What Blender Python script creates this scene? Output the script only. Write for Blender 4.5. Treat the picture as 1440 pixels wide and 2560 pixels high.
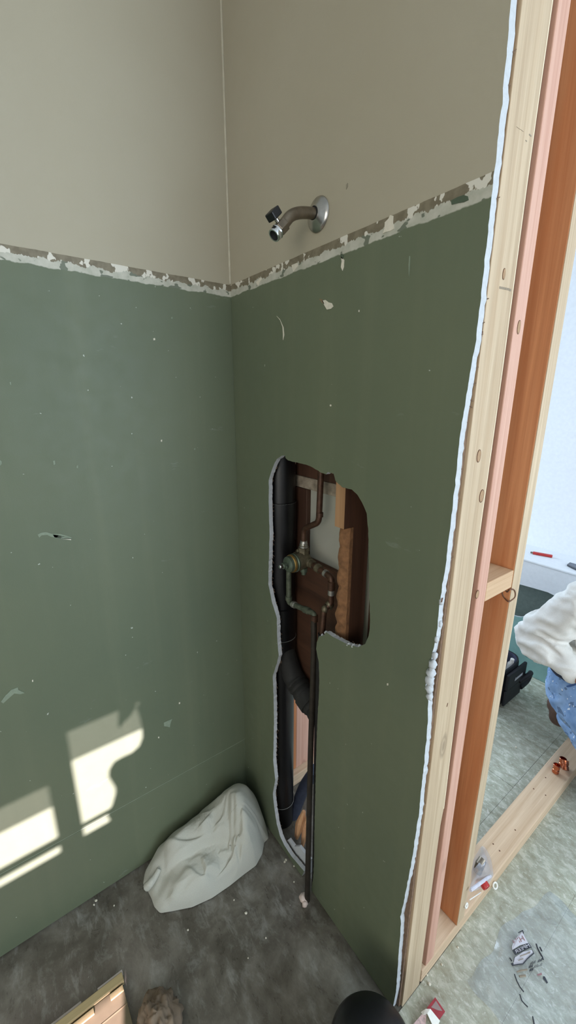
import bpy, bmesh, math, random
import numpy as np
from mathutils import Vector, Matrix, noise
from mathutils.geometry import tessellate_polygon
random.seed(7)
for o in list(bpy.data.objects): bpy.data.objects.remove(o)
SC = bpy.context.scene; COL = SC.collection

# ------------------------------------------------------------------ camera
F_PX, CAM = 1024.3, Vector((1.125, -0.636, 1.55))
YAW, PITCH, ROLL = (math.radians(a) for a in (53.25, 15.54, 0.12))
FW = Vector((-math.sin(YAW)*math.cos(PITCH), math.cos(YAW)*math.cos(PITCH), -math.sin(PITCH)))
_r = Vector((math.cos(YAW), math.sin(YAW), 0)); _u = _r.cross(FW)
RT = _r*math.cos(ROLL)+_u*math.sin(ROLL); UP = -_r*math.sin(ROLL)+_u*math.cos(ROLL)
cd = bpy.data.cameras.new('camera'); cam = bpy.data.objects.new('camera', cd); COL.objects.link(cam)
cd.sensor_fit = 'VERTICAL'; cd.sensor_height = 36.0; cd.lens = F_PX*36.0/2560; cd.clip_start = 0.02
M = Matrix((RT, UP, -FW)).transposed().to_4x4(); M.translation = CAM; cam.matrix_world = M
SC.camera = cam

# ------------------------------------------------------------------ world, sun, daylight, exposure
def L3(r, g, b):
    f = lambda c: (c/255/12.92 if c/255 <= .04045 else ((c/255+.055)/1.055)**2.4)
    return (f(r), f(g), f(b), 1)
w = bpy.data.worlds.new('sky'); SC.world = w; w.use_nodes = True
bg = w.node_tree.nodes['Background']; bg.inputs[0].default_value = (.62, .78, 1, 1); bg.inputs[1].default_value = 0.9
SUN = Vector((1.0, -0.30, 0.52)).normalized()
sl = bpy.data.lights.new('sun', 'SUN'); so = bpy.data.objects.new('sun', sl); COL.objects.link(so)
sl.energy = 34; sl.angle = math.radians(.30); sl.color = (1, .80, .97)
so.rotation_euler = SUN.to_track_quat('Z', 'Y').to_euler()
def area(name, loc, direction, sx, sy, power, color):
    l = bpy.data.lights.new(name, 'AREA'); o = bpy.data.objects.new(name, l); COL.objects.link(o)
    l.shape = 'RECTANGLE'; l.size = sx; l.size_y = sy; l.energy = power; l.color = color
    o.location = loc; o.rotation_euler = (-Vector(direction)).to_track_quat('Z', 'Y').to_euler()
    return o
DAY = (.80, .90, 1.0)
area('window_daylight_bathroom', (3.03, 0.55, 1.50), (-1, 0, 0), 1.3, 1.5, 58, (.74, .87, 1.0))
area('window_daylight_bedroom', (2.10, -2.52, 1.50), (0, 1, 0), 1.3, 1.5, 27, (1, .93, .80))
area('window_daylight_back', (-1.38, 1.28, 1.20), (1, 0, 0), 0.8, 1.3, 34, (.70, .84, 1.0))
VS = SC.view_settings
VS.view_transform = 'Standard'; VS.look = 'None'; VS.exposure = 0.0; VS.gamma = 1.0; VS.use_curve_mapping = False

# ------------------------------------------------------------------ helpers
def P(px, py, ax, val):
    """point of the photograph's pixel on the real plane axis = val"""
    d = FW + RT*((px-720)/F_PX) - UP*((py-1280)/F_PX)
    i = 'xyz'.index(ax); t = (val-CAM[i])/d[i]
    return CAM + d*t
ORG = {}
def empty(name, loc):
    o = bpy.data.objects.new(name, None); COL.objects.link(o); o.location = loc; o.empty_display_size = .05
    ORG[o.name] = Vector(loc); return o
def tag(o, label=None, cat=None, group=None, kind=None):
    if label: o['label'] = label
    if cat: o['category'] = cat
    if group: o['group'] = group
    if kind: o['kind'] = kind
    return o
class MB:
    def __init__(s): s.v = []; s.f = []; s.m = []
    def add(s, vs, fs, mi=0):
        n = len(s.v); s.v += [Vector(p) for p in vs]
        s.f += [tuple(i+n for i in f) for f in fs]; s.m += [mi]*len(fs); return s
    def box(s, a, b, mi=0):
        (x0, y0, z0), (x1, y1, z1) = a, b
        return s.add([(x0,y0,z0),(x1,y0,z0),(x1,y1,z0),(x0,y1,z0),(x0,y0,z1),(x1,y0,z1),(x1,y1,z1),(x0,y1,z1)],
                     [(0,3,2,1),(4,5,6,7),(0,1,5,4),(1,2,6,5),(2,3,7,6),(3,0,4,7)], mi)
    def obox(s, c, ax, ay, az, h, mi=0):
        c = Vector(c); A = [Vector(a).normalized()*k for a, k in zip((ax, ay, az), h)]
        vs = [c+A[0]*i+A[1]*j+A[2]*k for k in (-1,1) for j in (-1,1) for i in (-1,1)]
        return s.add(vs, [(0,2,3,1),(4,5,7,6),(0,1,5,4),(1,3,7,5),(3,2,6,7),(2,0,4,6)], mi)
    def tube(s, pts, r, n=14, cap=True, mi=0):
        pts = [Vector(p) for p in pts]; rr = r if isinstance(r, (list, tuple)) else [r]*len(pts)
        t = [(pts[min(i+1, len(pts)-1)]-pts[max(i-1, 0)]).normalized() for i in range(len(pts))]
        ref = Vector((0,0,1)) if abs(t[0].z) < .9 else Vector((1,0,0))
        a = t[0].cross(ref).normalized(); vs = []
        for i, p in enumerate(pts):
            a = (a - t[i]*a.dot(t[i])).normalized(); b = t[i].cross(a)
            vs += [p+(a*math.cos(2*math.pi*k/n)+b*math.sin(2*math.pi*k/n))*rr[i] for k in range(n)]
        fs = [(i*n+k, i*n+(k+1) % n, (i+1)*n+(k+1) % n, (i+1)*n+k) for i in range(len(pts)-1) for k in range(n)]
        if cap: fs += [tuple(range(n))[::-1], tuple((len(pts)-1)*n+k for k in range(n))]
        return s.add(vs, fs, mi)
    def lathe(s, base, axis, prof, n=24, mi=0, flat=(1, 1)):
        base = Vector(base); t = Vector(axis).normalized()
        ref = Vector((0,0,1)) if abs(t.z) < .9 else Vector((1,0,0))
        a = t.cross(ref).normalized(); b = t.cross(a); vs = []
        for (d, r) in prof: vs += [base+t*d+(a*math.cos(2*math.pi*k/n)*flat[0]+b*math.sin(2*math.pi*k/n)*flat[1])*r for k in range(n)]
        fs = [(i*n+k, i*n+(k+1) % n, (i+1)*n+(k+1) % n, (i+1)*n+k) for i in range(len(prof)-1) for k in range(n)]
        if prof[0][1] > 1e-5: fs.append(tuple(range(n))[::-1])
        if prof[-1][1] > 1e-5: fs.append(tuple((len(prof)-1)*n+k for k in range(n)))
        return s.add(vs, fs, mi)
    def prism(s, poly, off, mi=(0, 1, 2)):
        """flat outline poly (3D), extruded by vector off: front material mi[0], rim mi[1], back mi[2]"""
        poly = [Vector(p) for p in poly]; n = len(poly); off = Vector(off)
        tri = tessellate_polygon([poly])
        s.add(poly, [tuple(t) for t in tri], mi[0]); s.add([p+off for p in poly], [tuple(t)[::-1] for t in tri], mi[2])
        s.add(poly+[p+off for p in poly], [(i, (i+1) % n, n+(i+1) % n, n+i) for i in range(n)], mi[1]); return s
    def build(s, name, mats, parent=None, smooth=False, bevel=0, sub=0):
        me = bpy.data.meshes.new(name)
        if parent: org = ORG[parent.name]
        else:
            A = np.array([tuple(v) for v in s.v]); lo, hi = A.min(0), A.max(0)
            org = Vector(((lo[0]+hi[0])/2, (lo[1]+hi[1])/2, lo[2]))
        me.from_pydata([tuple(v-org) for v in s.v], [], s.f)
        if not isinstance(mats, (list, tuple)): mats = [mats]
        for m in mats: me.materials.append(m)
        for p, mi in zip(me.polygons, s.m): p.material_index = min(mi, len(mats)-1)
        bm = bmesh.new(); bm.from_mesh(me)
        bmesh.ops.remove_doubles(bm, verts=bm.verts, dist=1e-6)
        bmesh.ops.recalc_face_normals(bm, faces=bm.faces); bm.to_mesh(me); bm.free()
        o = bpy.data.objects.new(name, me); COL.objects.link(o)
        if parent: o.parent = parent
        else: o.location = org
        ORG[o.name] = org
        if smooth:
            me.shade_smooth()
            if smooth != 'all':
                try: me.set_sharp_from_angle(angle=math.radians(40))
                except Exception: pass
        if bevel:
            b = o.modifiers.new('bevel', 'BEVEL'); b.width = bevel; b.segments = 2; b.limit_method = 'ANGLE'
        if sub:
            b = o.modifiers.new('sub', 'SUBSURF'); b.levels = sub; b.render_levels = sub
        return o
def fillet(pts, r, k=6):
    pts = [Vector(p) for p in pts]; out = [pts[0]]
    for i in range(1, len(pts)-1):
        a, b, c = pts[i-1], pts[i], pts[i+1]
        ra = min(r, (a-b).length*.48); rc = min(r, (c-b).length*.48)
        p0 = b+(a-b).normalized()*ra; p1 = b+(c-b).normalized()*rc
        for j in range(k+1):
            u = j/k; out.append(p0*(1-u)**2+b*2*u*(1-u)+p1*u*u)
    out.append(pts[-1]); return out
def catmull(pts, k=8):
    pts = [Vector(p) for p in pts]; out = []
    for i in range(len(pts)-1):
        p0, p1, p2, p3 = pts[max(i-1, 0)], pts[i], pts[i+1], pts[min(i+2, len(pts)-1)]
        for j in range(k):
            t = j/k; out.append(.5*((2*p1)+(p2-p0)*t+(2*p0-5*p1+4*p2-p3)*t*t+(3*p1-p0-3*p2+p3)*t**3))
    out.append(pts[-1]); return out
def text_mesh(body, size):
    c = bpy.data.curves.new('text', 'FONT'); c.body = body; c.size = size; c.extrude = .0001
    o = bpy.data.objects.new('text', c); COL.objects.link(o)
    dg = bpy.context.evaluated_depsgraph_get(); me = bpy.data.meshes.new_from_object(o.evaluated_get(dg))
    vs = [v.co.copy() for v in me.vertices]; fs = [tuple(p.vertices) for p in me.polygons]
    bpy.data.objects.remove(o); bpy.data.meshes.remove(me); return vs, fs

# ------------------------------------------------------------------ materials
class NT:
    def __init__(s, name):
        s.mat = bpy.data.materials.new(name); s.mat.use_nodes = True; s.t = s.mat.node_tree
        s.b = s.t.nodes['Principled BSDF']; s.out = s.t.nodes['Material Output']
    def n(s, kind, **kw):
        nd = s.t.nodes.new(kind)
        for k, v in kw.items():
            if k.startswith('i_'): nd.inputs[k[2:].replace('_', ' ')].default_value = v
            else: setattr(nd, k, v)
        return nd
    def l(s, a, b): s.t.links.new(a, b)
    def pos(s): return s.n('ShaderNodeNewGeometry').outputs['Position']
    def scaled(s, sc, src=None):
        m = s.n('ShaderNodeMapping'); m.inputs['Scale'].default_value = sc; s.l(src or s.pos(), m.inputs[0]); return m.outputs[0]
    def noise(s, vec, scale, detail=4, rough=.55, dist=0):
        nd = s.n('ShaderNodeTexNoise'); nd.inputs['Scale'].default_value = scale; nd.inputs['Detail'].default_value = detail
        nd.inputs['Roughness'].default_value = rough; nd.inputs['Distortion'].default_value = dist; s.l(vec, nd.inputs['Vector']); return nd.outputs['Fac']
    def ramp(s, fac, stops, interp='LINEAR'):
        r = s.n('ShaderNodeValToRGB'); e = r.color_ramp.elements; r.color_ramp.interpolation = interp
        while len(e) < len(stops): e.new(.5)
        for el, (p, c) in zip(e, stops): el.position = p; el.color = c if isinstance(c, (tuple, list)) else (c, c, c, 1)
        s.l(fac, r.inputs[0]); return r.outputs[0]
    def mix(s, fac, a, b):
        m = s.n('ShaderNodeMix', data_type='RGBA')
        for sock, v in ((m.inputs[0], fac), (m.inputs[6], a), (m.inputs[7], b)):
            if hasattr(v, 'links') or hasattr(v, 'is_output'): s.l(v, sock)
            else: sock.default_value = v
        return m.outputs[2]
    def math(s, op, a, b=0.0):
        m = s.n('ShaderNodeMath', operation=op)
        for sock, v in zip(m.inputs, (a, b)):
            if isinstance(v, (int, float)): sock.default_value = v
            else: s.l(v, sock)
        return m.outputs[0]
    def step(s, v, lo, hi):
        m = s.n('ShaderNodeMapRange'); m.inputs[1].default_value = lo; m.inputs[2].default_value = hi
        s.l(v, m.inputs[0]); return m.outputs[0]
    def bump(s, h, strength=.3, dist=.002):
        b = s.n('ShaderNodeBump'); b.inputs['Strength'].default_value = strength; b.inputs['Distance'].default_value = dist
        s.l(h, b.inputs['Height']); s.l(b.outputs[0], s.b.inputs['Normal'])
    def col(s, c):
        if hasattr(c, 'is_output'): s.l(c, s.b.inputs['Base Color'])
        else: s.b.inputs['Base Color'].default_value = c
        return s
    def set(s, **kw):
        for k, v in kw.items():
            sock = s.b.inputs[k.replace('_', ' ')]
            if hasattr(v, 'is_output'): s.l(v, sock)
            else: sock.default_value = v
        return s
def simple(name, c, rough=.6, metal=0, var=.12, scale=40, bump=.1, spec=.5):
    t = NT(name); f = t.noise(t.pos(), scale, 4)
    d = tuple(x*(1-var) for x in c[:3])+(1,); l = tuple(min(1, x*(1+var)) for x in c[:3])+(1,)
    t.col(t.ramp(f, [(.3, d), (.7, l)])).set(Roughness=rough, Metallic=metal); t.b.inputs['Specular IOR Level'].default_value = spec
    if bump: t.bump(f, bump, .001)
    return t.mat
def wood(name, c1, c2, axis, rough=.65, knots=True, freq=60, streak=None):
    t = NT(name); sc = [freq]*3; sc['xyz'.index(axis)] = 1.6
    v = t.scaled(sc); f = t.noise(v, 1, 5, .6, .7)
    sc2 = [300]*3; sc2['xyz'.index(axis)] = 6
    fine = t.noise(t.scaled(sc2), 1, 2)
    c = t.ramp(t.math('ADD', t.math('MULTIPLY', f, .8), t.math('MULTIPLY', fine, .2)), [(.32, c1), (.52, tuple((a+b)/2 for a, b in zip(c1, c2))), (.7, c2)])
    if streak:
        sc4 = [18]*3; sc4['xyz'.index(axis)] = .9
        c = t.mix(t.ramp(t.noise(t.scaled(sc4), 1, 2), [(.55, 0), (.72, .55)]), c, streak)
    if knots:
        sc3 = [9]*3; sc3['xyz'.index(axis)] = 3.2
        vo = t.n('ShaderNodeTexVoronoi'); vo.inputs['Scale'].default_value = 1; t.l(t.scaled(sc3), vo.inputs['Vector'])
        k = t.ramp(vo.outputs['Distance'], [(.0, .8), (.07, .5), (.085, .15), (.10, .45), (.14, 0)])
        c = t.mix(k, c, tuple(x*.38 for x in c1[:3])+(1,))
    t.col(c).set(Roughness=rough); t.bump(fine, .25, .0008)
    return t.mat

def paint_wall():
    t = NT('painted_wall'); pos = t.pos(); sep = t.n('ShaderNodeSeparateXYZ'); t.l(pos, sep.inputs[0]); z = sep.outputs['Z']
    big = t.noise(pos, 1.6, 3); mid = t.noise(pos, 26, 3, .6); fin = t.noise(pos, 320, 2)
    green = t.ramp(big, [(.3, L3(94, 104, 83)), (.7, L3(102, 110, 86))])
    # faint vertical drip and wipe marks, and grey scuffs
    drip = t.noise(t.scaled((16, 16, .8)), 1, 3); green = t.mix(t.ramp(drip, [(.52, 0), (.75, .18)]), green, L3(126, 130, 104))
    sp = t.noise(pos, 75, 2, .5); green = t.mix(t.ramp(sp, [(.755, 0), (.77, .8)]), green, L3(190, 196, 184))
    scuff = t.noise(t.scaled((7, 7, 20)), 1, 4, .7); green = t.mix(t.ramp(scuff, [(.66, 0), (.74, .25)]), green, L3(150, 160, 150))
    beige = t.ramp(big, [(.3, L3(166, 158, 136)), (.7, L3(173, 166, 146))])
    # the torn band where the shower surround was glued
    jag = t.math('ADD', z, t.math('MULTIPLY', t.math('SUBTRACT', mid, .5), .012))
    jag2 = t.math('ADD', z, t.math('MULTIPLY', t.math('SUBTRACT', t.noise(t.scaled((30, 30, 12)), 1, 4, .7), .5), .034))
    cream = t.ramp(t.noise(pos, 45, 3), [(.35, L3(172, 172, 156)), (.65, L3(192, 190, 176))])
    blob = t.noise(t.scaled((34, 34, 60)), 1, 2, .4)
    cream = t.mix(t.ramp(blob, [(.61, 0), (.63, 1)]), cream, L3(108, 114, 98))
    brown = t.ramp(t.noise(pos, 60, 2), [(.4, L3(112, 103, 83)), (.6, L3(126, 118, 97))])
    flake = t.noise(t.scaled((42, 42, 30)), 1, 3, .5)
    brown = t.mix(t.ramp(flake, [(.57, 0), (.585, 1)]), brown, L3(214, 210, 196))
    c = t.mix(t.step(jag2, 1.8405, 1.8415), cream, brown)
    c = t.mix(t.step(jag, 1.8245, 1.8265), green, c)
    c = t.mix(t.step(t.math('ADD', z, t.math('MULTIPLY', t.math('SUBTRACT', mid, .5), .003)), 1.8555, 1.8562), c, beige)
    rg = t.ramp(mid, [(.3, .52), (.7, .62)])
    t.col(c).set(Roughness=rg); t.bump(t.math('ADD', fin, t.math('MULTIPLY', mid, 1.5)), .10, .0012)
    return t.mat
def concrete():
    t = NT('stained_concrete'); pos = t.pos()
    a = t.noise(pos, 5, 6, .65, .4); b = t.noise(t.scaled((14, 22, 10)), 1, 8, .72, .35); c = t.noise(pos, 55, 4, .7)
    col = t.ramp(a, [(.30, L3(66, 61, 52)), (.5, L3(96, 91, 81)), (.70, L3(128, 124, 113))])
    col = t.mix(t.ramp(b, [(.52, 0), (.70, .6)]), col, L3(148, 148, 140))
    scr = t.noise(t.scaled((10, 34, 10)), 1, 5, .7, .2); col = t.mix(t.ramp(scr, [(.56, 0), (.7, .5)]), col, L3(156, 156, 148)); col = t.mix(t.ramp(b, [(.28, .45), (.50, 0)]), col, L3(58, 54, 47))
    col = t.mix(t.ramp(c, [(.70, 0), (.73, .8)]), col, L3(192, 190, 180))
    t.col(col).set(Roughness=t.ramp(b, [(.3, .22), (.7, .45)])); t.bump(t.math('ADD', c, b), .25, .002); return t.mat
def vinyl():
    t = NT('mottled_vinyl'); pos = t.pos()
    a = t.noise(t.scaled((22, 32, 20)), 1, 6, .7, .4); b = t.noise(pos, 4, 4); c = t.noise(t.scaled((60, 95, 60)), 1, 5, .7, .3)
    col = t.ramp(a, [(.3, L3(142, 141, 120)), (.5, L3(172, 174, 156)), (.7, L3(204, 206, 192))])
    col = t.mix(t.ramp(c, [(.55, 0), (.66, .75)]), col, L3(222, 222, 212))
    col = t.mix(t.ramp(c, [(.3, .5), (.4, 0)]), col, L3(112, 108, 86))
    col = t.mix(t.ramp(b, [(.42, 0), (.72, .55)]), col, L3(148, 142, 126))
    t.col(col).set(Roughness=t.ramp(a, [(.3, .16), (.7, .34)])); t.bump(c, .15, .001); return t.mat
M_WALL = paint_wall(); M_CONC = concrete(); M_VINYL = vinyl()
M_GYP = simple('gypsum', L3(190, 194, 197), .85, scale=160, bump=.5, var=.06)
M_PAPER = simple('brown_board_paper', L3(120, 96, 76), .85, scale=90, bump=.3, var=.2)
M_WHITE = simple('white_painted_wall', L3(226, 229, 232), .6, scale=60, bump=.15, var=.03)
M_TEAL = simple('teal_moisture_board', L3(132, 172, 166), .6, scale=14, bump=.05, var=.1)
M_CREAM = wood('cream_pine', L3(170, 146, 116), L3(208, 187, 157), 'z', streak=L3(178, 150, 116))
M_PINK = wood('pink_fir', L3(190, 142, 120), L3(216, 174, 154), 'z', knots=True, freq=80)
M_ORANGE = wood('orange_fir', L3(176, 110, 66), L3(212, 148, 100), 'z', knots=False, freq=40, streak=L3(184, 102, 48))
M_PALEX = wood('pale_pine_block', L3(184, 148, 112), L3(212, 180, 144), 'y', knots=False)
M_PLATE = wood('pale_pine_plate', L3(192, 162, 130), L3(220, 194, 164), 'y', knots=False)
M_BROWN = wood('old_brown_wood', L3(58, 36, 24), L3(90, 60, 42), 'z', knots=False, freq=30)
M_BROWNX = wood('old_brown_wood_cross', L3(62, 40, 27), L3(94, 62, 42), 'x', knots=False, freq=30)
M_TAN = wood('tan_old_stud', L3(150, 112, 76), L3(188, 148, 108), 'z', knots=False)
M_CHEW = simple('splintered_wood', L3(132, 94, 62), .9, scale=60, bump=.8, var=.3)
M_SMEAR = simple('mortar_smeared_wood', L3(150, 138, 120), .9, scale=55, bump=.8, var=.35)
M_GREYB = simple('grey_board_paper', L3(172, 172, 158), .85, scale=12, bump=.1, var=.05)
M_ABS = simple('black_abs_plastic', L3(12, 12, 14), .38, scale=20, bump=.05, var=.3)
M_ABSD = simple('dusty_black_rubber', L3(34, 34, 32), .75, scale=50, bump=.3, var=.3)
M_COPPER = simple('aged_copper', L3(84, 60, 46), .48, metal=.55, scale=70, bump=.2, var=.35)
M_VERD = simple('verdigris_copper', L3(92, 98, 82), .55, metal=.5, scale=90, bump=.3, var=.4)
M_SOLDER = simple('solder', L3(170, 168, 160), .4, metal=.8, scale=120, bump=.4, var=.2)
M_BRASS = simple('tarnished_brass', L3(112, 104, 84), .5, metal=.65, scale=70, bump=.3, var=.3)
M_BRASSG = simple('green_brass_stem', L3(96, 108, 92), .4, metal=.6, scale=90, bump=.2, var=.25)
M_BRASSY = simple('yellow_brass_ring', L3(176, 140, 78), .35, metal=.8, scale=90, bump=.1, var=.2)
M_CHROME = simple('worn_chrome', L3(176, 174, 168), .26, metal=1, scale=60, bump=.05, var=.12)
M_DULL = simple('dull_nickel', L3(128, 118, 104), .36, metal=.9, scale=50, bump=.1, var=.2)
M_STEEL = simple('bright_steel', L3(214, 216, 216), .2, metal=1, scale=60, bump=.05, var=.08)
M_BLACK = simple('black_plastic', L3(16, 17, 20), .4, scale=60, bump=.05, var=.2)
M_HOLE = simple('dark_bore', L3(8, 9, 10), .8, bump=0, var=.1)
M_TOWEL = simple('grey_white_terry', L3(188, 188, 176), .95, scale=650, bump=.9, var=.07, spec=.1)
M_KRAFT = simple('brown_paper', L3(122, 106, 88), .85, scale=30, bump=.5, var=.2)
M_TANB = simple('tan_board', L3(98, 88, 64), .75, scale=60, bump=.2, var=.06)
M_STRIP = wood('sunny_pine_strip', L3(156, 138, 98), L3(176, 158, 116), 'y', knots=False)
M_STRIPW = simple('white_trim_strip', L3(176, 168, 160), .7, scale=60, bump=.2, var=.05)
M_RED = simple('red_plastic', L3(178, 44, 42), .35, scale=60, bump=.05, var=.12)
M_REDM = simple('red_label_print', L3(152, 44, 52), .5, scale=90, bump=.05, var=.15)
M_WPL = simple('white_plastic', L3(232, 230, 222), .4, scale=60, bump=.05, var=.04)
M_INK = simple('black_ink', L3(52, 54, 60), .6, bump=0, var=.1)
M_INKG = simple('grey_stamp_ink', L3(140, 128, 110), .8, bump=0, var=.15)
M_INKR = simple('pinkish_ink', L3(150, 112, 112), .7, bump=0, var=.1)
M_HOOD = simple('white_sweatshirt', L3(222, 220, 214), .95, scale=240, bump=.4, var=.04, spec=.15)
M_SKIN = simple('skin', L3(150, 100, 78), .55, scale=40, bump=.1, var=.08)
M_HAIR = simple('dark_hair', L3(34, 27, 23), .6, scale=120, bump=.6, var=.3)
M_NAVY = simple('navy_waistband', L3(34, 40, 60), .8, scale=120, bump=.2, var=.15)
M_BOOT = simple('brown_boot', L3(88, 66, 54), .7, scale=50, bump=.4, var=.25)
M_BRIGHTCU = simple('bright_copper', L3(198, 120, 88), .25, metal=1, scale=60, bump=.05, var=.1)
M_BAGC = simple('black_bag_fabric', L3(24, 25, 32), .6, scale=180, bump=.4, var=.2)
M_BAGG = simple('grey_bag_lining', L3(96, 100, 124), .6, scale=60, bump=.2, var=.15)
M_TABLET = simple('dark_tablet', L3(44, 50, 60), .25, bump=0, var=.05)
def jeans():
    t = NT('paint_spattered_denim'); pos = t.pos()
    a = t.noise(pos, 16, 4); b = t.noise(t.scaled((400, 400, 120)), 1, 2); sp = t.noise(pos, 70, 2, .4); dk = t.noise(pos, 32, 3, .5)
    c = t.ramp(a, [(.3, L3(104, 138, 182)), (.7, L3(150, 180, 218))])
    c = t.mix(t.ramp(dk, [(.60, 0), (.64, .7)]), c, L3(58, 80, 112)); c = t.mix(t.ramp(sp, [(.68, 0), (.70, .9)]), c, L3(214, 220, 226))
    t.col(c).set(Roughness=.9); t.bump(b, .2, .001); return t.mat
M_JEANS = jeans()
def film(name, haze, tint):
    t = NT(name); tr = t.n('ShaderNodeBsdfTransparent'); gl = t.n('ShaderNodeBsdfGlossy'); gl.inputs['Roughness'].default_value = .12
    df = t.n('ShaderNodeBsdfDiffuse'); df.inputs[0].default_value = tint; tr.inputs[0].default_value = (.96, .97, .98, 1)
    m1 = t.n('ShaderNodeMixShader'); m1.inputs[0].default_value = haze; t.l(tr.outputs[0], m1.inputs[1]); t.l(df.outputs[0], m1.inputs[2])
    fr = t.n('ShaderNodeLayerWeight'); fr.inputs[0].default_value = .5
    m2 = t.n('ShaderNodeMixShader'); t.l(t.ramp(fr.outputs['Facing'], [(.0, .05), (.6, .12), (1, .7)]), m2.inputs[0]); t.l(m1.outputs[0], m2.inputs[1]); t.l(gl.outputs[0], m2.inputs[2])
    t.l(m2.outputs[0], t.out.inputs[0]); return t.mat
M_FILM = film('clear_plastic_film', .11, L3(216, 228, 240)); M_ZIP = film('zip_bag_film', .34, L3(206, 208, 218))  # bluish haze in the clear film paints the pale sheen over the floor
def dimming_film():
    t = NT('sun_dimming_sheet'); tr = t.n('ShaderNodeBsdfTransparent'); tr.inputs[0].default_value = (.40, .40, .40, 1); t.l(tr.outputs[0], t.out.inputs[0]); return t.mat  # added sheet material that dims the sun passing through it
M_SUNDIM = dimming_film()

# ================================================================== THE SETTING
XW = .753           # face of the framing wall
ZC = 2.62
tag(MB().box((-.5, -2.5, -.12), (3.1, .20, 0)).box((-1.45, .20, -.12), (3.1, 2.1, -.003)).build('floor', M_CONC), kind='structure')
FLOOR = bpy.data.objects['floor']
G = .0004; TS = .3048
for i in range(-2, 6):
    for j in range(-3, 4):
        x0, y0 = .62+i*TS, .906+j*TS; x1, y1 = x0+TS, y0+TS
        lx = XW+.0 if y0 < .2 else -1.4
        if y0 < .2: 
            if x1 < XW+.05: continue
            x0 = max(x0, XW)
        y1 = min(y1, 1.708)
        if y0 > 1.7 or y1-y0 < .02: continue
        q = random.uniform(-.0003, .0003)
        g = .0008 if (y0 > .5 and x1 < .7) else .0002
        MB().box((x0+g, y0+g, -.001), (x1-g, y1-g, .0012+(q if g > .0005 else 0))).build('vinyl_tile', M_VINYL, FLOOR)

# left wall: upper sheet and the lower board below the long joint
tag(MB().box((-.013, -2.5, .2895), (0, .118, ZC)).build('wall_left', [M_WALL]), kind='structure')
WL = bpy.data.objects['wall_left']
MB().box((-.013, -2.5, .004), (.0006, .118, .2868)).build('lower_board', M_WALL, WL, bevel=.0008)
MB().box((-.012, -2.5, .2850), (-.0012, .118, .2915)).build('joint_filler', simple('joint_filler_paint', L3(150, 160, 140), .7, bump=.2), WL)
# rounded tape bead in the corner, beige above the band
MB().tube([(.001, -.001, 1.858), (.001, -.001, 2.2), (.001, -.001, ZC)], .0032, 8).build('corner_bead', simple('beige_bead', L3(186, 180, 160), .5, bump=.1), WL, smooth=True)

# right wall: one plasterboard sheet with the torn valve opening, the long slot and the cut outer edge
HOLE_PX = [(760,2178),(745,2160),(728,2140),(710,2112),(700,2090),(692,2060),(686,2022),(682,1985),(688,1950),(683,1900),(684,1860),(685,1800),(684,1740),(682,1690),(690,1665),(697,1640),(693,1600),(692,1545),(680,1505),(671,1460),(672,1400),(674,1330),(672,1260),(672,1200),(681,1170),(692,1147),(703,1140),(712,1138),
 (714,1146),(720,1151),(745,1157),(775,1165),(800,1180),(815,1186),(820,1180),(834,1184),(838,1201),(855,1218),(880,1224),(893,1237),(905,1255),(917,1285),(920,1320),(922,1400),(924,1500),(925,1550),(922,1590),(912,1610),(895,1618),(870,1612),(850,1601),(832,1592),(815,1580),(810,1588),(797,1592),(792,1606),(790,1622),(797,1655),(798,1700),(797,1740),(794,1790),(790,1900),(788,2000),(786,2080),(785,2150),(783,2195)]
hole = [P(x, y, 'y', 0) for x, y in HOLE_PX]
for p in hole: p.z = max(p.z, .003)
EDGE_PX = [(990,2480),(1002,2310),(1001,2292),(1008,2262),(1016,2220),(1030,2150),(1048,2025),(1058,1930),(1066,1850),(1070,1790),(1070,1735),(1064,1715),(1077,1655),(1080,1635),(1091,1590),(1100,1500),(1113,1420),(1128,1300),(1139,1200),(1147,1110),(1164,1000),(1190,850),(1207,700),(1219,580),(1237,420),(1255,260),(1268,120),(1277,5)]
edge = [P(x, y, 'y', 0) for x, y in EDGE_PX]
outer = [Vector((.405, 0, .003))] + [Vector((.739, 0, .003))] + edge + [Vector((.742, 0, 2.3)), Vector((.746, 0, ZC)), Vector((0, 0, ZC)), Vector((0, 0, 1.822)), Vector((.0019, 0, 1.819)), Vector((.0016, 0, 1.2)), Vector((.0004, 0, .9)), Vector((0, 0, .8)), Vector((0, 0, .003)), Vector((.355, 0, .003))]
def ragged(pts, amp, step, seed):
    out = []
    for i in range(len(pts)-1):
        a, b = pts[i], pts[i+1]; n = max(1, int((b-a).length/step))
        for k in range(n):
            q = a.lerp(b, k/n)
            if not (k == 0 and i == 0): q = q+Vector((noise.noise(q*70+Vector((seed, 0, 0))), 0, noise.noise(q*70+Vector((0, seed, 9))))) * amp
            out.append(q)
    out.append(pts[-1]); return out
edge_r = ragged(edge, .0016, .008, 3); hole_r = ragged(hole, .0014, .006, 11)
for p in hole_r: p.z = max(p.z, .003)
loop = [outer[0], outer[1]] + edge_r + outer[2+len(edge):] + hole_r
m = MB(); n = len(loop)
tri = tessellate_polygon([loop])
back = []
ne = len(edge_r)
for i, p in enumerate(loop):
    b = p+Vector((0, .013, 0))
    if 2 <= i < 2+ne: b.x += .001+.0022*noise.noise(p*110)
    if i >= n-len(hole_r): b += Vector((noise.noise(p*160), 0, noise.noise(p*150+Vector((5, 5, 5)))))*.003
    if i >= n-len(hole_r) and p.x > .5: b.x = p.x+.0025
    b.z = max(b.z, .003); back.append(b)
m.add(loop, [tuple(t) for t in tri], 0); m.add(back, [tuple(t)[::-1] for t in tri], 2)
m.add(loop+back, [(i, (i+1) % n, n+(i+1) % n, n+i) for i in range(n)], 1)
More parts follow.
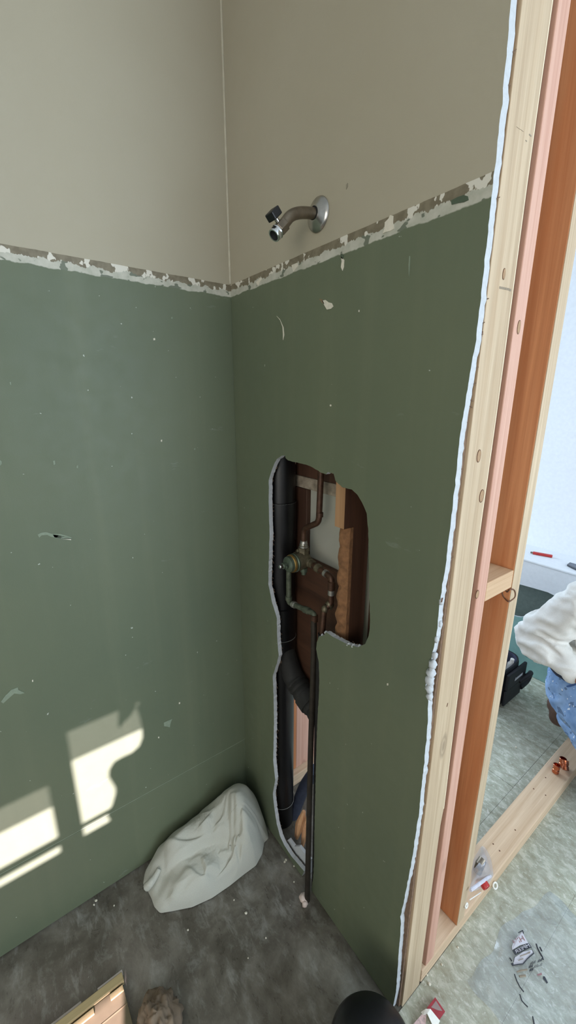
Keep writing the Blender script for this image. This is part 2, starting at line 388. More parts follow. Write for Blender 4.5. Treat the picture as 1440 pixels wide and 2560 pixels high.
tag(m.build('wall_right', [M_WALL, M_GYP, M_PAPER]), kind='structure'); WR = bpy.data.objects['wall_right']
# torn paper fringe on the back edges
fr = MB()
for i in range(n-len(hole_r)+4, n-6):
    p = back[i]
    if random.random() < .55:
        d = Vector((random.uniform(-.4, 1), 0, random.uniform(-.6, .6))).normalized()*random.uniform(.003, .009)
        if p.x > .4: d.x = -abs(d.x)
        fr.tube([p, p+d*.6+Vector((0, .001, 0)), p+d+Vector((0, -.001, 0))], .0006, 5)
for i in range(3, 2+ne, 1):
    p = back[i]
    if random.random() < .10:
        fr.tube([p, p+Vector((random.uniform(.001, .004), .002, random.uniform(-.004, .004)))], [.0012, .0005], 5)
fr.build('torn_paper_fringe', M_PAPER, WR)
# crumbled gypsum lumps along the broken stretches of the cut edge and the hole's lower lip
def lump(mb, c, r, seed, n=6, flat=1.0):
    c = Vector(c); vs = []; fs = []
    for i in range(n+1):
        th = math.pi*i/n
        for k in range(8):
            ph = 2*math.pi*k/8; d = Vector((math.sin(th)*math.cos(ph), math.sin(th)*math.sin(ph), math.cos(th)))
            q = r*(1+.45*noise.noise(d*1.7+Vector((seed*3.1, seed, 0)))); vs.append(c+Vector((d.x*q, d.y*q, d.z*q*flat)))
    fs = [(i*8+k, i*8+(k+1) % 8, (i+1)*8+(k+1) % 8, (i+1)*8+k) for i in range(n) for k in range(8)]
    mb.add(vs, fs)
lm = MB()
for k, (px, py, r) in enumerate([(1086,1640,.006),(1080,1662,.008),(1076,1684,.009),(1073,1702,.009),(1072,1722,.008),(1073,1742,.007),(1090,1600,.005),(1099,1560,.005),(1102,1505,.005),(1078,1673,.006),(1074,1712,.007)]):
    p = P(px, py, 'x', .745); lump(lm, p+Vector((0, .002, 0)), r, k, flat=1.3)
for k, (px, py, r) in enumerate([(815,1582,.005),(806,1588,.004),(838,1596,.005),(852,1602,.005),(862,1607,.006),(872,1611,.006),(884,1615,.006),(900,1616,.005),(828,1590,.004)]):
    lump(lm, P(px, py, 'y', .006), r, k+20)
lm.build('crumbled_gypsum', M_GYP, WR, smooth='all')
# paint chips and gouges that show on the two walls (thin raised flakes of bare plaster)
def chip(parent, px_poly, plane, mat, name='paint_chip', th=.0012):
    ax = 'x' if plane == 'L' else 'y'; pts = [P(x, y, ax, 0) for x, y in px_poly]
    off = Vector((th, 0, 0)) if plane == 'L' else Vector((0, -th, 0))
    MB().prism([p+off for p in pts], -off*1.5, (0, 0, 0)).build(name, mat, parent)
M_CHIPW = simple('bare_plaster_chip', L3(214, 208, 190), .85, scale=120, bump=.4, var=.08)
M_CHIPD = simple('dull_scuff', L3(128, 140, 120), .7, scale=120, bump=.2, var=.08)
M_DKGRN = simple('dark_green_smear', L3(74, 88, 70), .45, scale=80, bump=.2, var=.1)
chip(WR, [(806,752),(814,750),(822,756),(830,758),(834,766),(828,772),(818,774),(812,764)], 'R', M_CHIPW)
chip(WR, [(798,747),(806,748),(812,760),(806,758)], 'R', simple('torn_paper_brown', L3(128, 112, 86), .8), 'torn_flap')
chip(WR, [(853,640),(861,650),(860,668),(857,677),(853,668),(855,654)], 'R', M_CHIPW)
chip(WR, [(852,634),(860,638),(858,648),(854,646)], 'R', M_DKGRN, 'torn_flap')
chip(WR, [(1128,502),(1145,493),(1160,488),(1170,491),(1172,500),(1160,506),(1146,508),(1130,512)], 'R', M_DKGRN, 'paint_smear')
chip(WR, [(708,850),(711,838),(709,818),(700,798),(692,790),(701,801),(707,818),(708,836)], 'R', M_CHIPW)
chip(WR, [(1024,640),(1026,642),(1025,668),(1023,690),(1022,662)], 'R', M_CHIPD)
chip(WR, [(897,775),(899,775),(899,780),(897,780)], 'R', M_CHIPW)
chip(WR, [(826,1011),(829,1012),(828,1016),(825,1015)], 'R', M_CHIPW)
chip(WR, [(968,1708),(971,1708),(971,1713),(968,1713)], 'R', M_CHIPW)
chip(WR, [(730,663),(744,657),(746,665),(740,672),(735,680),(731,672)], 'R', M_CHIPW)
chip(WR, [(640,706),(652,694),(656,697),(649,706),(646,714)], 'R', M_CHIPW)
chip(WR, [(963,556),(972,547),(976,538),(984,540),(983,556),(986,572),(976,578),(966,580),(958,584),(962,572)], 'R', M_CHIPW)
chip(WR, [(866,462),(870,458),(870,466),(866,474)], 'R', simple('dark_scuff', L3(140, 134, 116), .7), 'scuff')
chip(WL, [(94,1336),(104,1331),(116,1330),(128,1334),(150,1335),(170,1340),(179,1344),(178,1350),(160,1347),(140,1345),(126,1341),(118,1337),(104,1338),(98,1344)], 'L', M_CHIPD, 'gouge')
chip(WL, [(132,1336),(160,1340),(179,1345),(177,1350),(150,1346),(136,1343)], 'L', M_CHIPW)
chip(WL, [(383,846),(387,845),(388,850),(384,851)], 'L', M_CHIPW)
chip(WL, [(409,1806),(418,1802),(426,1799),(430,1797),(426,1808),(424,1818),(418,1816),(410,1815)], 'L', M_CHIPD)
chip(WL, [(447,1756),(450,1755),(450,1759),(447,1760)], 'L', M_CHIPW)
chip(WL, [(395,1842),(398,1841),(398,1845),(395,1845)], 'L', M_CHIPW)
chip(WL, [(80,1700),(83,1699),(83,1704),(80,1704)], 'L', M_CHIPW)
chip(WL, [(2,1754),(14,1738),(28,1724),(44,1718),(46,1724),(62,1732),(50,1735),(36,1733),(22,1745),(8,1758)], 'L', M_CHIPD, 'scuff')
chip(WL, [(428,793),(431,792),(431,797),(428,797)], 'L', M_CHIPD); chip(WL, [(402,1100),(405,1099),(405,1104),(402,1104)], 'L', M_CHIPW)
chip(WL, [(485,1121),(488,1120),(488,1124),(485,1125)], 'L', M_CHIPD); chip(WL, [(0,1150),(4,1154),(4,1160),(0,1164)], 'L', M_CHIPD)
chip(WL, [(132,1152),(137,1151),(138,1160),(134,1163)], 'L', M_CHIPD); chip(WL, [(191,1164),(195,1163),(195,1170),(191,1170)], 'L', M_CHIPD)
chip(WL, [(24,955),(27,955),(28,962),(25,962)], 'L', M_CHIPD)

# ---- bounding walls, ceiling, windows of the rooms (mostly behind the camera)
def wall_with_holes(name, u_axis, fixed, th, u0, u1, z0, z1, holes, mat):
    us = sorted({u0, u1, *[h[0] for h in holes], *[h[1] for h in holes]}); zs = sorted({z0, z1, *[h[2] for h in holes], *[h[3] for h in holes]})
    m = MB()
    for a, b in zip(us, us[1:]):
        for c, d in zip(zs, zs[1:]):
            if any(h[0] <= a and b <= h[1] and h[2] <= c and d <= h[3] for h in holes): continue
            if u_axis == 'y': m.box((fixed, a, c), (fixed+th, b, d))
            else: m.box((a, fixed, c), (b, fixed+th, d))
    return tag(m.build(name, mat), kind='structure')
def sunproj(q):      # where the sun ray that lands on q crosses the east wall
    t = (3.0-q.x)/SUN.x; return q+SUN*t
A1 = [sunproj(P(x, y, 'x', 0)) for x, y in [(180,1822),(352,1757),(190,2078)]]
zA_top = A1[0].z+.001; zA_bot = sunproj(Vector((0, -.5, .297))).z; zB_bot = sunproj(Vector((0, -.5, .262))).z
yA0 = sunproj(P(184, 1950, 'x', 0)).y; yA1 = sunproj(P(352, 1800, 'x', 0)).y
yB1 = sunproj(P(136, 2050, 'x', 0)).y; zB_top = sunproj(P(130, 1955, 'x', 0)).z
yS0 = sunproj(Vector((.5, -.95, .0))).y; yS1 = sunproj(P(318, 2500, 'z', 0)).y
zS0 = sunproj(Vector((.246, -.6, .02))).z; zS1 = sunproj(Vector((.62, -.6, .0))).z
lo, hi = min(zS0, zS1), max(zS0, zS1)
holes_e = [(yA0, yA1, zA_bot+.012, zA_top), (yA0, sunproj(P(273, 2040, 'x', 0)).y, zB_bot, zA_bot), (yB1-.75, yB1, zA_bot+.012, zB_top), (yB1-.75, yB1, zB_bot-.012, zA_bot-.018), (.0-.1, 1.2, .75, 2.25), (-2.0, -1.374, 1.22, 1.436)]  # sun openings shaped by projecting the wanted patches back to this wall
EAST = wall_with_holes('wall_east', 'y', 3.0, .012, -2.6, 2.1, -.01, ZC, [(round(a, 4), round(b, 4), round(c, 4), round(d, 4)) for a, b, c, d in holes_e], M_WHITE)
# the last east wall opening is added so the sun reaches the floor board
wall_s = wall_with_holes('wall_south', 'x', -2.6, .09, -.5, 3.1, -.01, ZC, [(1.45, 2.75, .75, 2.25)], M_WHITE)
tag(MB().box((-1.5, -2.6, ZC), (3.1, 2.1, ZC+.05)).build('ceiling', M_WHITE), kind='structure')
wall_with_holes('wall_west', 'y', -1.5, .09, .1, 2.1, -.01, ZC, [(.86, 1.69, .52, 1.88)], M_WHITE)
# added unseen sheet outside the window, outlined to cut the sun patch
BITE_PX = [(335,1762),(345,1790),(350,1810),(352,1840),(344,1862),(326,1878),(300,1890),(280,1902),(268,1922),(267,1940),(276,1955),(284,1968),(284,1982),(276,2010),(266,2030),(264,2042),(300,2060),(420,2000),(420,1740)]
pts = [sunproj(P(x, y, 'x', 0)) for x, y in BITE_PX]
for p in pts: p.x = 3.014
tag(MB().prism(pts, (.018, 0, 0), (0, 0, 0)).build('sun_patch_blocker', M_KRAFT), 'added unseen sheet outside the window that cuts the sun patch', 'board')
NOTCH = [sunproj(P(x, y, 'x', 0)) for x, y in [(292,1750),(291,1812),(300,1798),(310,1790),(322,1775),(330,1760),(330,1740),(292,1735)]]
for p in NOTCH: p.x = 3.014
tag(MB().prism(NOTCH, (.018, 0, 0), (0, 0, 0)).build('sun_notch_blocker', M_KRAFT), 'small added unseen piece that notches the top of the sun patch', 'sun blocker')  # added piece, outlined to notch the top of the sun patch
zs_film = sunproj(P(190, 1885, 'x', 0)).z
tag(MB().box((3.033, yB1-.8, sunproj(P(130, 2005, 'x', 0)).z), (3.034, yB1+.02, zA_top+.03)).box((3.033, yA0-.02, zs_film), (3.034, yA1+.02, zA_top+.03)).build('sun_dimming_film', M_SUNDIM), kind='structure')  # added unseen film strips that dim the upper part of the sun patches
# added unseen house-shaped block that keeps the sun off the bathroom window
tag(MB().box((4.7, -1.15, -.1), (7.0, 5, 4.2)).prism([(4.6, -1.25, 4.2), (7.1, -1.25, 4.2), (5.85, -1.25, 5.2)], (0, 6.4, 0), (0, 0, 0)).build('window_sun_blocker', M_TANB), 'added unseen block that keeps the sun off the bathroom window', 'house')

# ---- far room: lower board wall with the dark hole, ledge and white wall
YB = 1.71
zt = .672
teal = MB()
tl = [P(1290, 1541, 'y', YB), P(1302, 1543, 'y', YB), P(1312, 1541, 'y', YB), P(1330, 1545, 'y', YB)]
top = [(-1.41, .31), (-.3, .315), (tl[0].x, tl[0].z), (tl[1].x, tl[1].z), (tl[2].x, tl[2].z), (tl[3].x, tl[3].z), (.36, .345), (.46, .33), (.56, .345), (3.0, .345)]
teal.prism([(x, YB, z) for x, z in top]+[(3.0, YB, 0), (-1.41, YB, 0)], (0, .013, 0), (0, 1, 2))
tag(teal.build('wall_back', [M_TEAL, M_GYP, M_PAPER]), kind='structure'); WB = bpy.data.objects['wall_back']
wtop = [(-1.41, .52), (.0, .52), (.12, .523), (.20, .527), (.27, .532), (.345, .536), (.42, .522), (.50, .49), (.56, .42), (.58, .35), (.60, .35), (3.0, .35)]
MB().prism([(x, YB, z) for x, z in wtop]+[(3.0, YB, zt), (-1.41, YB, zt)], (0, .013, 0), (0, 1, 2)).build('white_front_board', [M_WHITE, M_GYP, M_PAPER], WB)
MB().box((-1.41, YB-.004, zt), (3.0, 1.985, zt+.013)).build('ledge_top', M_WHITE, WB, bevel=.004)
tag(MB().box((-1.41, 1.972, zt+.013), (3.0, 1.99, ZC)).build('wall_far', M_WHITE), kind='structure')
MB().box((-1.41, 1.95, -.01), (3.0, 1.99, zt)).build('cavity_back', simple('dark_green_cavity', L3(150, 166, 156), .9), WB)
MB().box((-1.41, 1.724, -.008), (3.0, 1.95, .002)).build('cavity_floor', simple('cavity_dirt', L3(60, 60, 54), .9), WB)
sc = MB()
for pl in ([(1313,1630),(1316,1640),(1310,1637)], [(1310,1637),(1318,1643),(1328,1640),(1333,1646)], [(1334,1640),(1340,1638),(1346,1643),(1351,1641)]):
    sc.tube(catmull([P(x, y, 'y', YB-.0006) for x, y in pl], 4), .0018, 5)
sc.build('pen_scribble', simple('green_ink', L3(70, 120, 116), .6, bump=0), WB)

# ================================================================== FRAMING
def timber(name, a, b, mat, label, parent=None, group=None, bevel=.002, cat='stud'):
    o = MB().box(a, b).build(name, mat, parent, bevel=bevel)
    if label: tag(o, label, cat, group)
    return o
# end stud with a waney, uneven right edge
m = MB(); L, Rr = [], []
for k in range(60):
    z = .003+k*(ZC-.006)/59
    yr = .0965+.008*noise.noise(Vector((0, 3.1, z*1.6)))+.004*math.sin(z*3.1+.4)
    if z < .62: yr = .094
    L.append((XW, .0205, z)); Rr.append((XW, yr, z))
m.prism(L+Rr[::-1], (-.038, 0, 0), (0, 0, 0))
stud1 = m.build('wall_stud', M_CREAM, bevel=.0012); tag(stud1, 'cream pine stud set flat directly behind the cut plasterboard edge', 'stud')
bark = MB(); bp = []
for k in range(60):
    z = Rr[k][2]; bp.append((XW-.003, Rr[k][1]+.0012, z))
bark.tube([p for p in bp if p[2] > .62], .0026, 6).build('pale_splinter_edge', simple('pale_sapwood', L3(228, 214, 182), .7, bump=.3), stud1)
stud2 = timber('wall_stud', (XW-.089, .1155, .0505), (XW, .1515, ZC-.003), M_PINK, 'pinkish narrow stud between the cream stud and the open bay')
stud3 = timber('wall_stud', (XW-.089, .2655, .0505), (XW, .3035, ZC-.003), [M_ORANGE], 'orange-brown stud with a pale front edge at the doorway side')
MB().box((XW-.0005, .2662, .0512), (XW+.0008, .3030, ZC-.004)).build('front_edge', M_CREAM, stud3)
tag(stud2, None); 
# heart-shaped knot at the edge of the doorway stud
kn = MB(); hp = [(1262,1486),(1264,1500),(1268,1506)]
c0 = P(1266, 1490, 'y', .2655)
def knot(parent, c, u, v, r1, r2, name='knot'):
    k = MB(); c, u, v = Vector(c), Vector(u), Vector(v); nrm = u.cross(v).normalized()
    ring = [c+u*r1*math.cos(a)+v*r2*math.sin(a) for a in [i*2*math.pi/18 for i in range(19)]]
    k.tube(ring, min(r1, r2)*.09, 6, cap=False, mi=0)
    k.prism([c+u*r1*.9*math.cos(i*2*math.pi/14)+v*r2*.9*math.sin(i*2*math.pi/14) for i in range(14)], nrm*.0006, (1, 1, 1))
    return k.build(name, [M_KNOTD, M_KNOT], parent)
M_KNOTD = simple('knot_dark', L3(104, 70, 48), .7, bump=.2); M_KNOT = simple('knot_core', L3(164, 132, 98), .7, scale=200, bump=.2)
M_KNOTP = simple('knot_pale', L3(186, 152, 116), .7, scale=200, bump=.2)
hq = [(1256,1478),(1262,1474),(1268,1480),(1274,1474),(1284,1474),(1288,1482),(1287,1493),(1278,1501),(1271,1504),(1262,1496),(1256,1486)]
hpts = [P(x, y, 'y', .2645) if x < 1271 else P(x, y, 'x', XW+.0015) for x, y in hq]
kh = MB().tube(catmull(hpts+[hpts[0]], 4), .0016, 6, cap=False); kh.build('heart_shaped_knot', M_KNOTD, stud3)
for px, py, r1, r2 in [(1197,1140,.006,.011),(1204,1240,.007,.012),(1260,685,.004,.008)]:
    knot(stud1, P(px, py, 'x', XW+.0003), (0, 1, 0), (0, 0, 1), r1, r2)
for px, py, r1, r2 in [(1297,818,.005,.011),(1193,1486,.006,.009)]:
    knot(stud2, P(px, py, 'x', XW+.0003), (0, 1, 0), (0, 0, 1), r1, r2)
for (px, py, w, h) in [(1296,320,9,7),(1305,326,8,6),(1326,338,5,8),(1316,352,3,5),(1251,719,3,7),(1256,720,3,7),(1261,721,3,7),(1266,722,3,7),(1271,723,3,7),(1276,725,3,7)]:
    a = P(px-w/2, py-h/2, 'x', XW+.0004); b = P(px+w/2, py+h/2, 'x', XW+.0004)
    MB().box((XW, min(a.y, b.y), min(a.z, b.z)), (XW+.0004, max(a.y, b.y), max(a.z, b.z))).build('stamp_mark', M_INKG, stud1)
for px, py in [(1118,1762),(1105,1500),(1205,835),(1204,810)]: 
    p = P(px, py, 'x', XW); MB().obox(p, (1,0,0), (0,1,0), (0,.2,1), (.0006, .0012, .004)).build('nail_dent', M_KNOTD, stud1)
timber('blocking', (XW-.089, .152, 1.143), (XW, .265, 1.185), M_PALEX, 'short pale wood block nailed between the two studs', cat='block')
plate = timber('bottom_plate', (XW-.089, .100, .0015), (XW, 1.70, .050), M_PLATE, 'long pale pine floor plate running across the open doorway', cat='plank', bevel=.003)
for px, py in [(1233,2110),(1249,2127),(1334,1972),(1364,1988),(1288,2075),(1364,1944)]:
    p = P(px, py, 'z', .0503); MB().lathe(p, (0, 0, 1), [(0, .0026), (.0004, .0026)], 10).build('nail_hole', M_KNOTD, plate)
shim = MB().prism([(.747+.0015*noise.noise(Vector((1, 2, k*.4))), .0136, .003+k*(ZC-.006)/70) for k in range(71)]+[(.70, .0136, ZC-.003), (.70, .0136, .003)], (0, .0066, 0), (0, 0, 0)).build('backer_strip', M_PAPER)
tag(shim, 'thin ragged brown strip between the plasterboard edge and cream stud', 'strip')
# timbers inside the plumbing wall
s4 = MB(); zc = [.045, .9]
s4.box((.443, .0135, 1.255), (.474, .1, ZC-.003), 0).box((.443, .0455, .78), (.474, .1, 1.255), 0).box((.443, .0135, .05), (.474, .1, .78), 0)
stud4 = s4.build('wall_stud', [M_BROWN]); tag(stud4, 'old brown stud with a hacked-out notch beside the shower valve', 'stud')
MB().box((.4425, .0132, 1.2552), (.4735, .0142, ZC-.004)).build('pale_front_face', M_TAN, stud4)
ch = MB(); nz_, nx_ = 90, 8; zt_, zb_ = 1.254, .80; F_, B2 = [], []
for i in range(nz_+1):
    z = zt_+(zb_-zt_)*i/nz_; sc_ = abs(math.sin(z*math.pi/.052+.6*noise.noise(Vector((0, 0, z*9)))))**.6
    xl = .4395+.0035*(1-sc_)+.004*noise.noise(Vector((3, 1, z*30)))
    for k in range(nx_+1):
        x = xl+(.4738-xl)*k/nx_
        y = .0345-.009*sc_*math.sin(math.pi*min(1, .15+k/nx_))-.003*noise.noise(Vector((x*120, 2, z*70)))
        F_.append((x, y, z)); B2.append((x, .045, z))
nn = nx_+1; nv = len(F_); fsq = []
for i in range(nz_):
    for k in range(nx_): a = i*nn+k; fsq += [(a, a+1, a+nn+1, a+nn), (nv+a, nv+a+nn, nv+a+nn+1, nv+a+1)]
    for k in (0, nx_): a = i*nn+k; fsq.append((a, a+nn, nv+a+nn, nv+a))
ch.add(F_+B2, fsq).build('hacked_notch', M_CHEW, stud4, smooth=True)
timber('wall_stud', (.60, .0135, .05), (.638, .1, ZC-.003), M_BROWN, 'dark brown stud hidden deep at the right inside the valve opening')
BP = MB().box((.45, .014, .002), (.714, .1, .045)).build('bottom_plate', M_BROWNX); tag(BP, 'old brown floor plate under the plumbing wall', 'plank')
# back of the plumbing wall
bw = MB().box((-.013, .1305, .585), (.66, .1435, ZC)).build('wall_rear', M_GREYB); tag(bw, kind='structure')
YBK = .114
zlow = P(815, 1418, 'y', YBK).z; zh0 = P(790, 1229, 'y', YBK).z; zh1 = P(790, 1199, 'y', YBK).z; xlb = P(766, 1300, 'y', YBK).x
timber('backing_board', (.10, YBK, zlow+.001), (xlb, .130, zh0-.001), M_BROWN, 'dark brown upright board behind the black drain pipe', cat='board')
timber('backing_board', (-.01, YBK, .575), (.44, .130, zlow), M_BROWNX, 'wide dark brown board behind the shower valve pipes', cat='board')
timber('header_board', (.0, YBK, zh0), (.44, .130, zh1), M_SMEAR, 'mortar-smeared cross board at the top of the valve opening', cat='board')
timber('backing_board', (-.01, YBK, zh1+.001), (.44, .130, 1.9), M_BROWN, 'dark brown board above the mortar-smeared cross board', cat='board')
timber('backing_board', (.475, YBK, .575), (.599, .130, 1.9), M_BROWN, 'dark brown board deep at the right side of the valve opening', cat='board')
# studs of the left wall that show through the low slot
m_or = M_ORANGE
timber('wall_stud', (-.04, .175, .0515), (.048, .213, 2.3), m_or, 'bright orange stud seen through the low slot behind the drain pipe')
timber('wall_stud', (-.04, .2135, .0515), (.048, .34, 2.3), M_PINK, 'broad pink-orange post seen through the low slot')
timber('bottom_plate', (-.06, .16, .002), (.075, .35, .051), M_PLATE, 'short sunlit plate under the orange post behind the slot', cat='plank')

# ================================================================== PLUMBING
# shower arm
fl = P(797, 537, 'y', 0); root = empty('shower_outlet', (fl.x, 0, fl.z)); tag(root, 'nickel shower arm with round wall flange and black shutoff valve', 'shower arm')
fz, fx = fl.z, fl.x
flp = [(0, .0315), (.002, .0325), (.004, .0315), (.007, .027), (.011, .019), (.014, .0142), (.0145, .0125)]
MB().lathe((fx, 0, fz), (0, -1, 0), flp, 40).build('wall_flange', M_CHROME, root, smooth=True)
A_, B_, C_ = P(757, 533, 'x', fx), P(731, 533, 'x', fx), P(706, 566, 'x', fx)
armp = fillet([(fx, .05, fz), (fx, -.012, fz+.001), B_+Vector((0, 0, .001)), C_], .034, 10)
arm = MB().tube(armp, .0108, 18).build('arm_pipe', M_DULL, root, smooth=True)
tipp = P(681, 593, 'x', fx); d = (tipp-C_).normalized(); Lv = (tipp-C_).length; e = C_-d*.008
MB().lathe((fx, -.0145, fz), (0, -1, 0), [(0, .0125), (.0012, .0125), (.0012, .0108)], 24).build('dark_gap_ring', M_HOLE, root)
vb = MB().lathe(e, d, [(0, .0112), (.001, .0132), (.020, .0132), (.022, .0115), (.026, .0115)], 6).build('valve_body', M_DULL, root, bevel=.0012)
nb = Lv-.006
nip = MB().lathe(e+d*(nb-.004), d, [(0, .0128), (.0015, .0136), (.003, .0128), (.005, .0122), (.007, .0128), (.009, .0122), (.012, .0126), (.0135, .0118), (.0135, .0095), (.006, .0092)], 24).build('threaded_nipple', M_STEEL, root, smooth=True)
MB().lathe(e+d*(nb+.0035), d, [(0, .0094), (.001, .0094)], 20).build('bore', M_HOLE, nip)
side = d.cross(Vector((1, 0, 0))).normalized()
if side.z < 0: side = -side
kc = e+d*.012+side*.018
MB().tube([e+d*.012, kc], .0045, 10).build('valve_stem', M_CHROME, vb, smooth=True)
MB().obox(kc+side*.008, d, side, d.cross(side), (.011, .0075, .012)).build('shutoff_handle', M_BLACK, root, bevel=.002)
# shower valve with its copper pipes
VX, VZ = .262, 1.096; vy = .055
root = empty('shower_valve', (VX, vy, VZ)); tag(root, 'corroded brass shower valve with soldered copper pipes in the opening', 'valve')
ax = (0, -1, 0)
body = MB().lathe((VX, vy+.025, VZ), ax, [(0, .010), (.002, .021), (.020, .0255), (.036, .0265), (.045, .0245)], 28).build('valve_body', M_BRASS, root, smooth=True)
MB().lathe((VX, vy-.020, VZ), ax, [(0, .0262), (.0025, .0275), (.005, .0275), (.007, .0255), (.009, .0268), (.012, .0268)], 28).build('bonnet_nut', M_BRASSG, root, smooth=True)
MB().lathe((VX, vy-.032, VZ), ax, [(0, .0262), (.004, .0262), (.007, .0245)], 28).build('brass_ring', M_BRASSY, root, smooth=True)
MB().lathe((VX, vy-.039, VZ), ax, [(0, .0240), (.008, .0225), (.013, .0160), (.014, .011)], 28).build('cartridge_cap', M_BRASSG, root, smooth=True)
stem = MB().lathe((VX, vy-.052, VZ), ax, [(0, .0095), (.012, .009), (.013, .0055)], 16).build('stem', M_BRASSG, root, smooth=True)
MB().lathe((VX, vy-.064, VZ), ax, [(0, .0055), (.004, .006), (.007, .005), (.010, .0055), (.012, .004)], 10).build('stem_tip', M_STEEL, stem, smooth=True)
MB().obox((VX+.004, vy-.058, VZ-.001), (1,0,0), (0,1,0), (0,0,1), (.009, .003, .004)).build('stem_tab', M_BRASSG, stem, bevel=.001)
for sx in (-1, 1): MB().lathe((VX+sx*.018, vy+.012, VZ), (sx, 0, 0), [(0, .014), (.012, .0135), (.013, .0118), (.026, .0118)], 18).build('side_port', M_BRASS, root, smooth=True)
MB().lathe((VX, vy+.010, VZ+.018), (0, 0, 1), [(0, .0165), (.012, .0155), (.013, .0175), (.022, .0175), (.023, .0135), (.034, .0125)], 6).build('top_port', M_BRASS, root, smooth=True)
MB().lathe((VX+.012, vy+.002, VZ-.018), (0, 0, -1), [(0, .011), (.012, .0105), (.013, .0075), (.020, .0075)], 14).build('bottom_port', M_BRASSG, root, smooth=True)
for k, (dx, dz) in enumerate(((-.022, .020), (.0, .0245))):
    lb = MB(); lump(lb, (VX+dx, vy+.008, VZ+dz), .008, k+3); lb.build('screw_boss', M_BRASS, root, smooth='all')
yp = vy+.012
top0 = Vector((VX, vy+.010, VZ+.048))
pt = [top0, P(770, 1326, 'y', .065), P(797, 1306, 'y', .064), P(803, 1170, 'y', .064)]; pt[1].x = top0.x
up = Vector((pt[3].x, .064, 1.885))
riser = MB().tube(fillet(pt, .015, 8)+[up], .0084, 14).build('riser_pipe', M_COPPER, root, smooth=True)
MB().lathe(top0-Vector((0,0,.012)), (0,0,1), [(0, .0135), (.008, .0132), (.009, .0115), (.013, .0125), (.017, .0105), (.024, .0098)], 14).build('solder_joint', M_SOLDER, root, smooth=True)
q = P(799, 1292, 'y', .064); MB().lathe(q, (0,0,1), [(0, .0098), (.012, .0098)], 14).build('coupling_sleeve', M_COPPER, riser, smooth=True)
yl = .034
lx = P(722, 1450, 'y', yl).x; rx = P(829, 1450, 'y', yp).x
zl = P(722, 1506, 'y', yl).z
e3 = P(786, 1534, 'y', .036)
bot = [Vector((VX-.03, yp, VZ)), Vector((lx, yl, VZ-.01)), Vector((lx, yl, zl)), e3, e3+Vector((0, -.002, -.05))]
lp = MB().tube(fillet(bot, .011, 6), .0080, 14).build('hot_supply_pipe', M_VERD, root, smooth=True)
dn = [bot[4]+Vector((0, 0, .03)), P(784, 1650, 'y', .028), P(776, 1900, 'y', .012), P(768, 2250, 'z', .012)]
MB().tube(catmull(dn, 8), .0086, 14).build('down_pipe_and_gap_shade', simple('dark_old_copper', L3(48, 42, 34), .55, metal=.3, scale=50, bump=.2, var=.3), root, smooth=True)
r_ = [Vector((VX+.03, yp, VZ)), Vector((rx, yp, VZ-.012)), Vector((rx, yp, P(829, 1512, 'y', yp).z)), P(810, 1522, 'y', .050), P(804, 1600, 'y', .040)]
rp = MB().tube(fillet(r_, .011, 6), .0084, 14).build('cold_supply_pipe', M_COPPER, root, smooth=True)
cdn = [r_[4]+Vector((0, 0, .02)), P(797, 1690, 'y', .038), P(794, 1850, 'y', .034), P(791, 2050, 'y', .030), Vector((P(790, 2120, 'y', .028).x, .028, .004))]
MB().tube(catmull(cdn, 8), .0105, 14).build('down_pipe_and_gap_shade', simple('slot_gap_shade', L3(20, 19, 17), .7, scale=50, bump=.2, var=.3), root, smooth=True)  # added black tube that paints the shaded gap beside the pipe
def sleeve(c, axis, mat, parent, r=.0102, ln=.014): MB().lathe(Vector(c)-Vector(axis).normalized()*ln/2, axis, [(0, r*.86), (.001, r), (ln-.001, r), (ln, r*.86)], 14).build('solder_sleeve', mat, parent, smooth=True)
sleeve((lx, yl, zl+.014), (0,0,1), M_VERD, lp); sleeve(bot[2].lerp(bot[3], .22), bot[3]-bot[2], M_SOLDER, lp); sleeve(bot[2].lerp(bot[3], .72), bot[3]-bot[2], M_VERD, lp, ln=.022)
sleeve(bot[3]+Vector((0,0,-.014)), (0,0,1), M_COPPER, lp, ln=.02)
hs = (r_[1]-r_[0]); sleeve(r_[0].lerp(r_[1], .38), hs, M_BRASS, rp, r=.0125, ln=.016); sleeve(r_[0].lerp(r_[1], .72), hs, M_SOLDER, rp, r=.0105, ln=.010)
sleeve((rx, yp, VZ-.036), (0,0,1), M_COPPER, rp, ln=.026); sleeve((rx, yp, VZ-.056), (0,0,1), M_SOLDER, rp, r=.0093, ln=.016)
for q_, r0, k_ in ((r_[2]+Vector((-.003, -.001, -.001)), .0125, 5), (r_[3]+Vector((.003, 0, .002)), .0105, 9)):
    jl = MB(); lump(jl, q_, r0, k_, flat=1.1); jl.build('solder_blob', M_BRASS, rp, smooth='all')
# broken fitting at the foot of the pipe
b = P(760, 2246, 'z', .012)
bl = MB(); lump(bl, b, .016, 3, flat=.8); lump(bl, b+Vector((.012, -.006, -.002)), .010, 8); o = bl.build('plaster_clod', simple('pinkish_plaster', L3(214, 196, 186), .5, scale=120, bump=.4), smooth='all')
tag(o, 'pinkish lump of plaster at the foot of the dark copper pipe', 'plaster')

